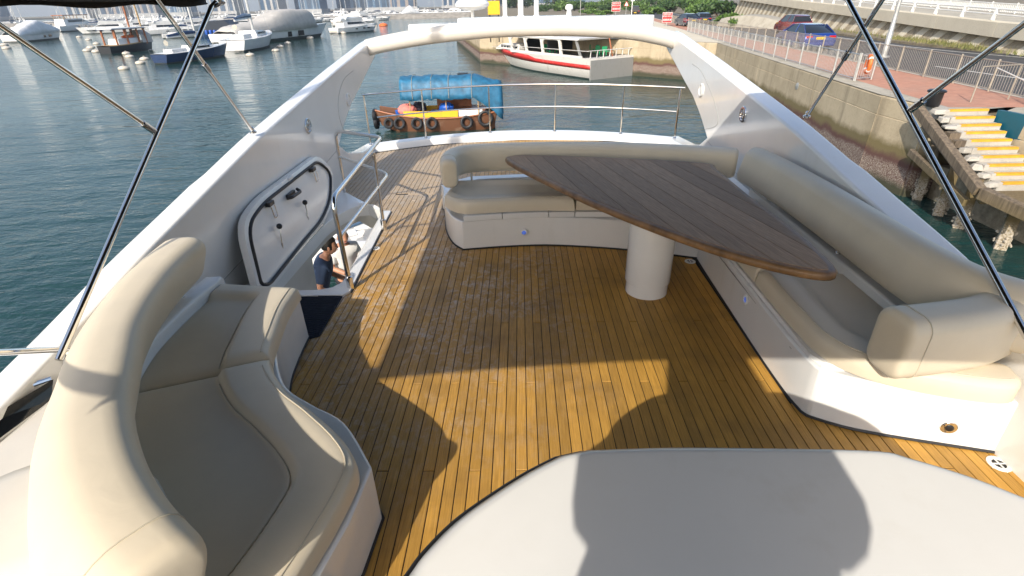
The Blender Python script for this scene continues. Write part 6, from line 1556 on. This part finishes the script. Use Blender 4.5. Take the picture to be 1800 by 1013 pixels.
for px, py in ((1357, 350), (1488, 445)):
    q = PZ(px, py, .52); q.x = min(q.x, 2.42); G().tube([(2.33, q.y, .51), (2.33, q.y, .60)], .013, 10).lathe([(.024, 0), (.022, .01)], (2.33, q.y, .521), 10).build('back_post', 'steel', ss)
pq = PX(1311, 527, 1.635); step_light('round blue courtesy light in the base of the right-hand settee', pq, (-1, 0, 0))
# speaker in the lit end face of the starboard base, drains
def facept(px, py): return PP(px, py, (1.9, 2.285, 0), (.24, -.97, 0))
fp_ = PP(1668, 751, PZ(1600, 774), ((PZ(1700, 789)-PZ(1500, 755)).y, -(PZ(1700, 789)-PZ(1500, 755)).x, 0))
nr = Vector(((PZ(1700, 789)-PZ(1500, 755)).y, -(PZ(1700, 789)-PZ(1500, 755)).x, 0)).normalized()
if nr.y > 0: nr = -nr
q3 = nr.to_track_quat('Z', 'Y').to_matrix()
t = thing('deck_inlet', 'round bronze fitting with a dark centre in the white end of the right settee', 'fitting', fp_)
G().lathe([(.040, -.003), (.040, .006), (.036, .009), (.020, .009)], fp_, 24, q3).build('bezel', 'chrome', t)
G().lathe([(.020, .003), (.020, .012), (.012, .016), (.001, .016)], fp_, 18, q3).build('plug', 'black_plastic', t)
def drain(px, py, lab, r=.05):
    c = PZ(px, py, .0); t = thing('deck_drain', lab, 'drain', c, 0, 'drains in the teak deck')
    G().lathe([(r, -.004), (r, .004), (r*.92, .006), (r*.62, .006), (r*.58, .002)], c, 28, None, False).build('ring', 'white_plastic', t)
    G().lathe([(r*.6, .0015), (.001, .0016)], c, 20).build('well', 'rubber', t)
    G().box((c.x, c.y, .004), (r*1.2, r*.14, .003)).box((c.x, c.y, .0035), (r*.14, r*1.2, .003)).build('cross', 'white_plastic', t)
drain(1213, 460, 'white round drain in the deck corner behind the table pedestal'); drain(1756, 816, 'white round drain with a cross in the right foreground corner', .055); drain(661, 437, 'white round deck plate beside the stairway opening', .042)

# side panels at the right edge, next to the starboard settee
sp = thing('starboard_coaming', 'plain white side moulding at the right edge of the deck', 'coaming', (2.7, 1.6, 0))
cA = PZ(1792, 803)
G().prism([(cA.x, cA.y+.02), (cA.x+.32, 1.35), (cA.x+.5, .9), (3.1, .9), (3.1, 2.62), (2.60, 2.62), (2.62, 2.2)], -.1, .40).build('side_panel', 'gelcoat', sp, smooth=0, bev=.015)
G().prism([(2.78, 2.3), (3.0, 1.3), (3.1, 1.3), (3.1, 2.75), (2.68, 2.8)], .40, .60).build('upper_panel', 'gelcoat', sp, smooth=0, bev=.02)
# ------------------------------------------------------------------ mat
mt = G(); mc = [PZ(512, 516), PZ(604, 519), PZ(562, 592), PZ(530, 600)]
mt.prism([(p.x, p.y) for p in mc], .0005, .010); mo = mt.build('door_mat', 'mat_navy', smooth=0)
tag(mo, 'dark ribbed mat on the deck between the left settee and the stairway', 'mat')
g = G()
for k in range(22):
    a = mc[0].lerp(mc[3], (k+.5)/22); b = mc[1].lerp(mc[2], (k+.5)/22); g.beam((a.x+.01, a.y, .012), (b.x-.012, b.y, .012), .011, .006)
rb_ = g.build('ribs', 'mat_navy', mo, smooth=0); rb_['kind'] = 'stuff'

# ------------------------------------------------------------------ white console in front (top at z = 1.2)
cz = 1.2
con = thing('helm_console', 'large smooth white console top with rounded edge in the right foreground', 'console', (.4, .6, 0))
cl = [Vector((-.60, .12, cz)), Vector((-.545, .385, cz)), Vector((-.44, .475, cz)), Vector((-.325, .565, cz))]+[PZ(*p, cz) for p in ((706, 1012), (745, 962), (800, 906), (860, 862), (930, 818), (985, 790), (1030, 780), (1180, 775), (1380, 777), (1545, 782), (1600, 794), (1700, 824), (1800, 862), (1960, 930))]+[Vector((1.32, .5, cz)), Vector((1.36, .1, cz))]
cl = crs(cl[:10], 4)+crs(cl[10:], 4)
ctc = Vector((.4, .3, cz))
def shr(p, d):
    v = p-ctc; return ctc+v*(1-d/max(.2, v.length))
rings = [[Vector((q.x, q.y, zz)) for q in (shr(p, d) for p in cl)] for d, zz in ((.07, 0.0), (.05, 1.05), (.02, 1.12), (-.004, 1.145), (-.008, 1.158), (-.003, 1.172), (.010, 1.186), (.022, 1.196), (.032, 1.1995), (.04, 1.2), (.05, 1.2), (.2, 1.2001))]
G().loft(rings, True, False, True).build('body', 'gelcoat', con, smooth=40)
G().tube([Vector((p.x, p.y, 1.152))+Vector((-.012, .012, 0)) for p in cl[2:40]], .0065, 8).build('edge_seal', 'rubber', con)

# ------------------------------------------------------------------ bimini
bim = thing('bimini', 'black canvas sun awning on a folding stainless frame over the deck', 'awning', (0, 2, .6))
BX, YA, YB = 2.44, -.36, 4.60
def bz(x, y): return 2.295+.14*(1-(x/BX)**2)-.0*(y)
rows_ = []
nx, ny = 22, 14
for j in range(ny+1):
    y = YA+(YB-YA)*j/ny; rows_.append([(BX*(-1+2*i/nx), y, bz(BX*(-1+2*i/nx), y)-.03*math.sin(math.pi*2*j/ny)**2) for i in range(nx+1)])
can = G().loft(rows_, False).build('canvas', 'canvas_black', bim, smooth=60)
md = can.modifiers.new('solid', 'SOLIDIFY'); md.thickness = .012
for sgn in (-1, 1):
    G().loft([[(sgn*BX, y, bz(BX, y)+.012), (sgn*(BX+.008), y, bz(BX, y)-.035+.008*math.sin(y*5)), (sgn*(BX-.004), y, bz(BX, y)-.062+.01*math.sin(y*7))] for y in [YA+(YB-YA)*k/40 for k in range(41)]], False).build('valance', 'canvas_black', bim, smooth=60).modifiers.new('solid', 'SOLIDIFY').thickness = .008
    mt_ = 'steel'
    base = PX(150, 525, -2.36) if sgn < 0 else PX(1748, 485, 2.40); topp = PX(372, 12, -2.36) if sgn < 0 else PX(1489, -2, 2.40)
    dv = (base-topp).normalized(); base = base+dv*.35; topp = topp
    G().tube([base, topp, topp+Vector((-sgn*.01, .06, .03))], .0175, 14).build('main_pole', mt_, bim)
    hoop = [topp, topp+Vector((-sgn*.05, .1, .03))]+[(sgn*BX*a, YB-.02, bz(BX*a, 0)-.02) for a in (.93, .6, .3, 0)]
    G().tube(crs([Vector(p) for p in hoop], 4), .016, 10).build('hoop', mt_, bim)
    if sgn < 0: a, b = PX(-60, 4, -2.38), PX(268, 229, -2.37)
    else: a, b = PX(1840, 12, 2.42), PX(1604, 191, 2.41)
    G().tube([a, b], .0145, 12).build('front_pole', mt_, bim)
    e = (b-a).normalized(); G().tube([b-e*.09, b+e*.02], .021, 10).build('joint', 'dark_steel', bim)
    foot = PX(445, 232, -2.56) if sgn < 0 else PX(1418, 205, 2.58)
    up_ = PX(272, -6, -2.42) if sgn < 0 else PX(1560, -14, 2.45)
    mid = foot.lerp(up_, .56)
    G().tube([foot+(up_-foot).normalized()*.03, mid], .0135, 12).build('strut', mt_, bim)
    G().tube([mid, up_], .0165, 12).build('strut_sleeve', mt_, bim)
    e = (up_-foot).normalized()
    G().tube([mid-e*.03, mid+e*.05], .022, 12).build('collar', 'dark_steel', bim)
    G().lathe([(.032, -.01), (.032, .006), (.02, .014), (.014, .04)], foot, 14).ball(foot+Vector((0, 0, .03)), .02, 10, 6).build('deck_eye', mt_, bim)

# ------------------------------------------------------------------ hull, after cockpit below
hull = thing('yacht_hull', 'white hull and lower cockpit of the yacht beneath the upper deck', 'hull', (0, 5, WZ))
def hs(y): return 2.72 if y < 8 else 2.72-.12*((y-8)/3)**2
G().prism([(-2.74, -1.5), (2.74, -1.5), (2.74, 8.6), (-2.74, 8.6)], WZ-.4, -2.45).build('hull_body', 'gelcoat', hull, smooth=0, bev=.03)
G().prism([(-2.6, 8.6), (2.6, 8.6), (2.5, 10.4), (-2.5, 10.4)], WZ-.2, WZ+.35).build('swim_platform', 'teak', hull, smooth=0)
for sgn in (-1, 1):
    G().box((sgn*2.68, 2.5, -2.1), (.12, 8.2, .75)).box((sgn*2.66, 1.2, -.9), (.12, 5.4, 1.7)).build('bulwark', 'gelcoat', hull, smooth=0, bev=.02)
G().box((0, 2.3, -1.3), (5.2, .1, 2.3)).build('bulkhead', 'gelcoat_cream', hull, smooth=0)
# foreground left: side window, rail, moulding outside the settee back
fm = thing('port_moulding', 'smooth white moulding outside the curved backrest in the lower left corner', 'moulding', (-1.9, 1, .3))
G().prism([(-2.46, .2), (-1.2, .2), (-1.2, .62), (-1.62, .98), (-1.98, 1.45), (-2.2, 2.0), (-2.46, 2.3)], -.1, .46).build('panel', 'gelcoat_cream', fm, smooth=0, bev=.03)
q0 = PZ(60, 900, .62)
G().loft([[(q0.x+rx_*math.cos(a), q0.y+ry_*math.sin(a), z_) for a in [2*math.pi*k/32 for k in range(32)]] for rx_, ry_, z_ in ((.40, .32, .40), (.40, .32, .52), (.385, .305, .585), (.34, .27, .62), (.26, .2, .635))], True, False, True).build('rounded_cover', 'gelcoat_cream', fm, smooth=60)
sw = thing('side_window', 'dark curved side window with a pale metal edge at the left border', 'window', (-2.5, 1.5, .5))
A_, B_ = PZ(-60, 760, .52), PZ(92, 668, .52); C_, D_ = PZ(-60, 815, .44), PZ(88, 705, .44)
G().add([A_, B_, D_, C_], [(0, 1, 2, 3)]).build('pane', 'dark_glass', sw, smooth=0).modifiers.new('solid', 'SOLIDIFY').thickness = .012
G().tube(crs([A_+Vector((0, 0, .01)), PZ(10, 697, .53), B_+Vector((0, 0, .01))], 5), .013, 8).build('upper_trim', 'steel', sw)
G().tube([C_, D_], .010, 8).build('lower_trim', 'gelcoat', sw)
lb_ = PX(95, 615, -2.5); lt_ = Vector((-2.44, -.28, 2.27))
G().tube([lb_+(lb_-lt_)*.03, lt_], .0165, 12).build('front_leg', 'steel', bim)
G().tube([lb_.lerp(lt_, .42), lb_.lerp(lt_, .99)], .034, 10).build('rolled_canvas', 'canvas_black', bim)
G().tube([lb_+(lb_-lt_)*.03, lb_+Vector((0, .03, -.2))], .02, 10).build('leg_socket', 'steel', bim)
# unseen fore part of the flybridge: dash and white foredeck added to bounce sunlight aft
fdk = thing('foredeck', 'unseen white foredeck of the yacht added ahead of the helm to bounce sunlight', 'foredeck', (0, -4, -.1))
G().prism([(-2.66, -.2), (2.9, -.2), (2.9, -4.0), (2.2, -8.0), (-2.2, -8.0), (-2.66, -4.0)], -.6, -.06).build('deck_panel', 'gelcoat', fdk, smooth=0)
G().prism([(-2.5, -1.9), (2.6, -1.9), (2.3, -2.7), (-2.2, -2.7)], -.06, .55, [(-2.4, -2.2), (2.5, -2.2), (2.2, -2.7), (-2.1, -2.7)]).build('dash', 'gelcoat', fdk, smooth=0, bev=.03)

# ------------------------------------------------------------------ haze over the harbour
hm_ = bpy.data.materials.new('haze'); hm_.use_nodes = True; hm_.node_tree.nodes.clear()
_o = hm_.node_tree.nodes.new('ShaderNodeOutputMaterial'); _v = hm_.node_tree.nodes.new('ShaderNodeVolumePrincipled')
_v.inputs['Color'].default_value = (0.80, 0.87, 0.95, 1); _v.inputs['Density'].default_value = 0.00028; _v.inputs['Anisotropy'].default_value = 0.2
hm_.node_tree.links.new(_v.outputs[0], _o.inputs['Volume'])
MT['haze'] = hm_
hb = G().box((0, 2250, (WZ-1.5+75)/2), (8100, 7700, 75-(WZ-1.5))).build('haze', 'haze', smooth=0); hb['kind'] = 'stuff'; tag(hb, 'thin pale summer haze lying over the whole harbour', 'haze')
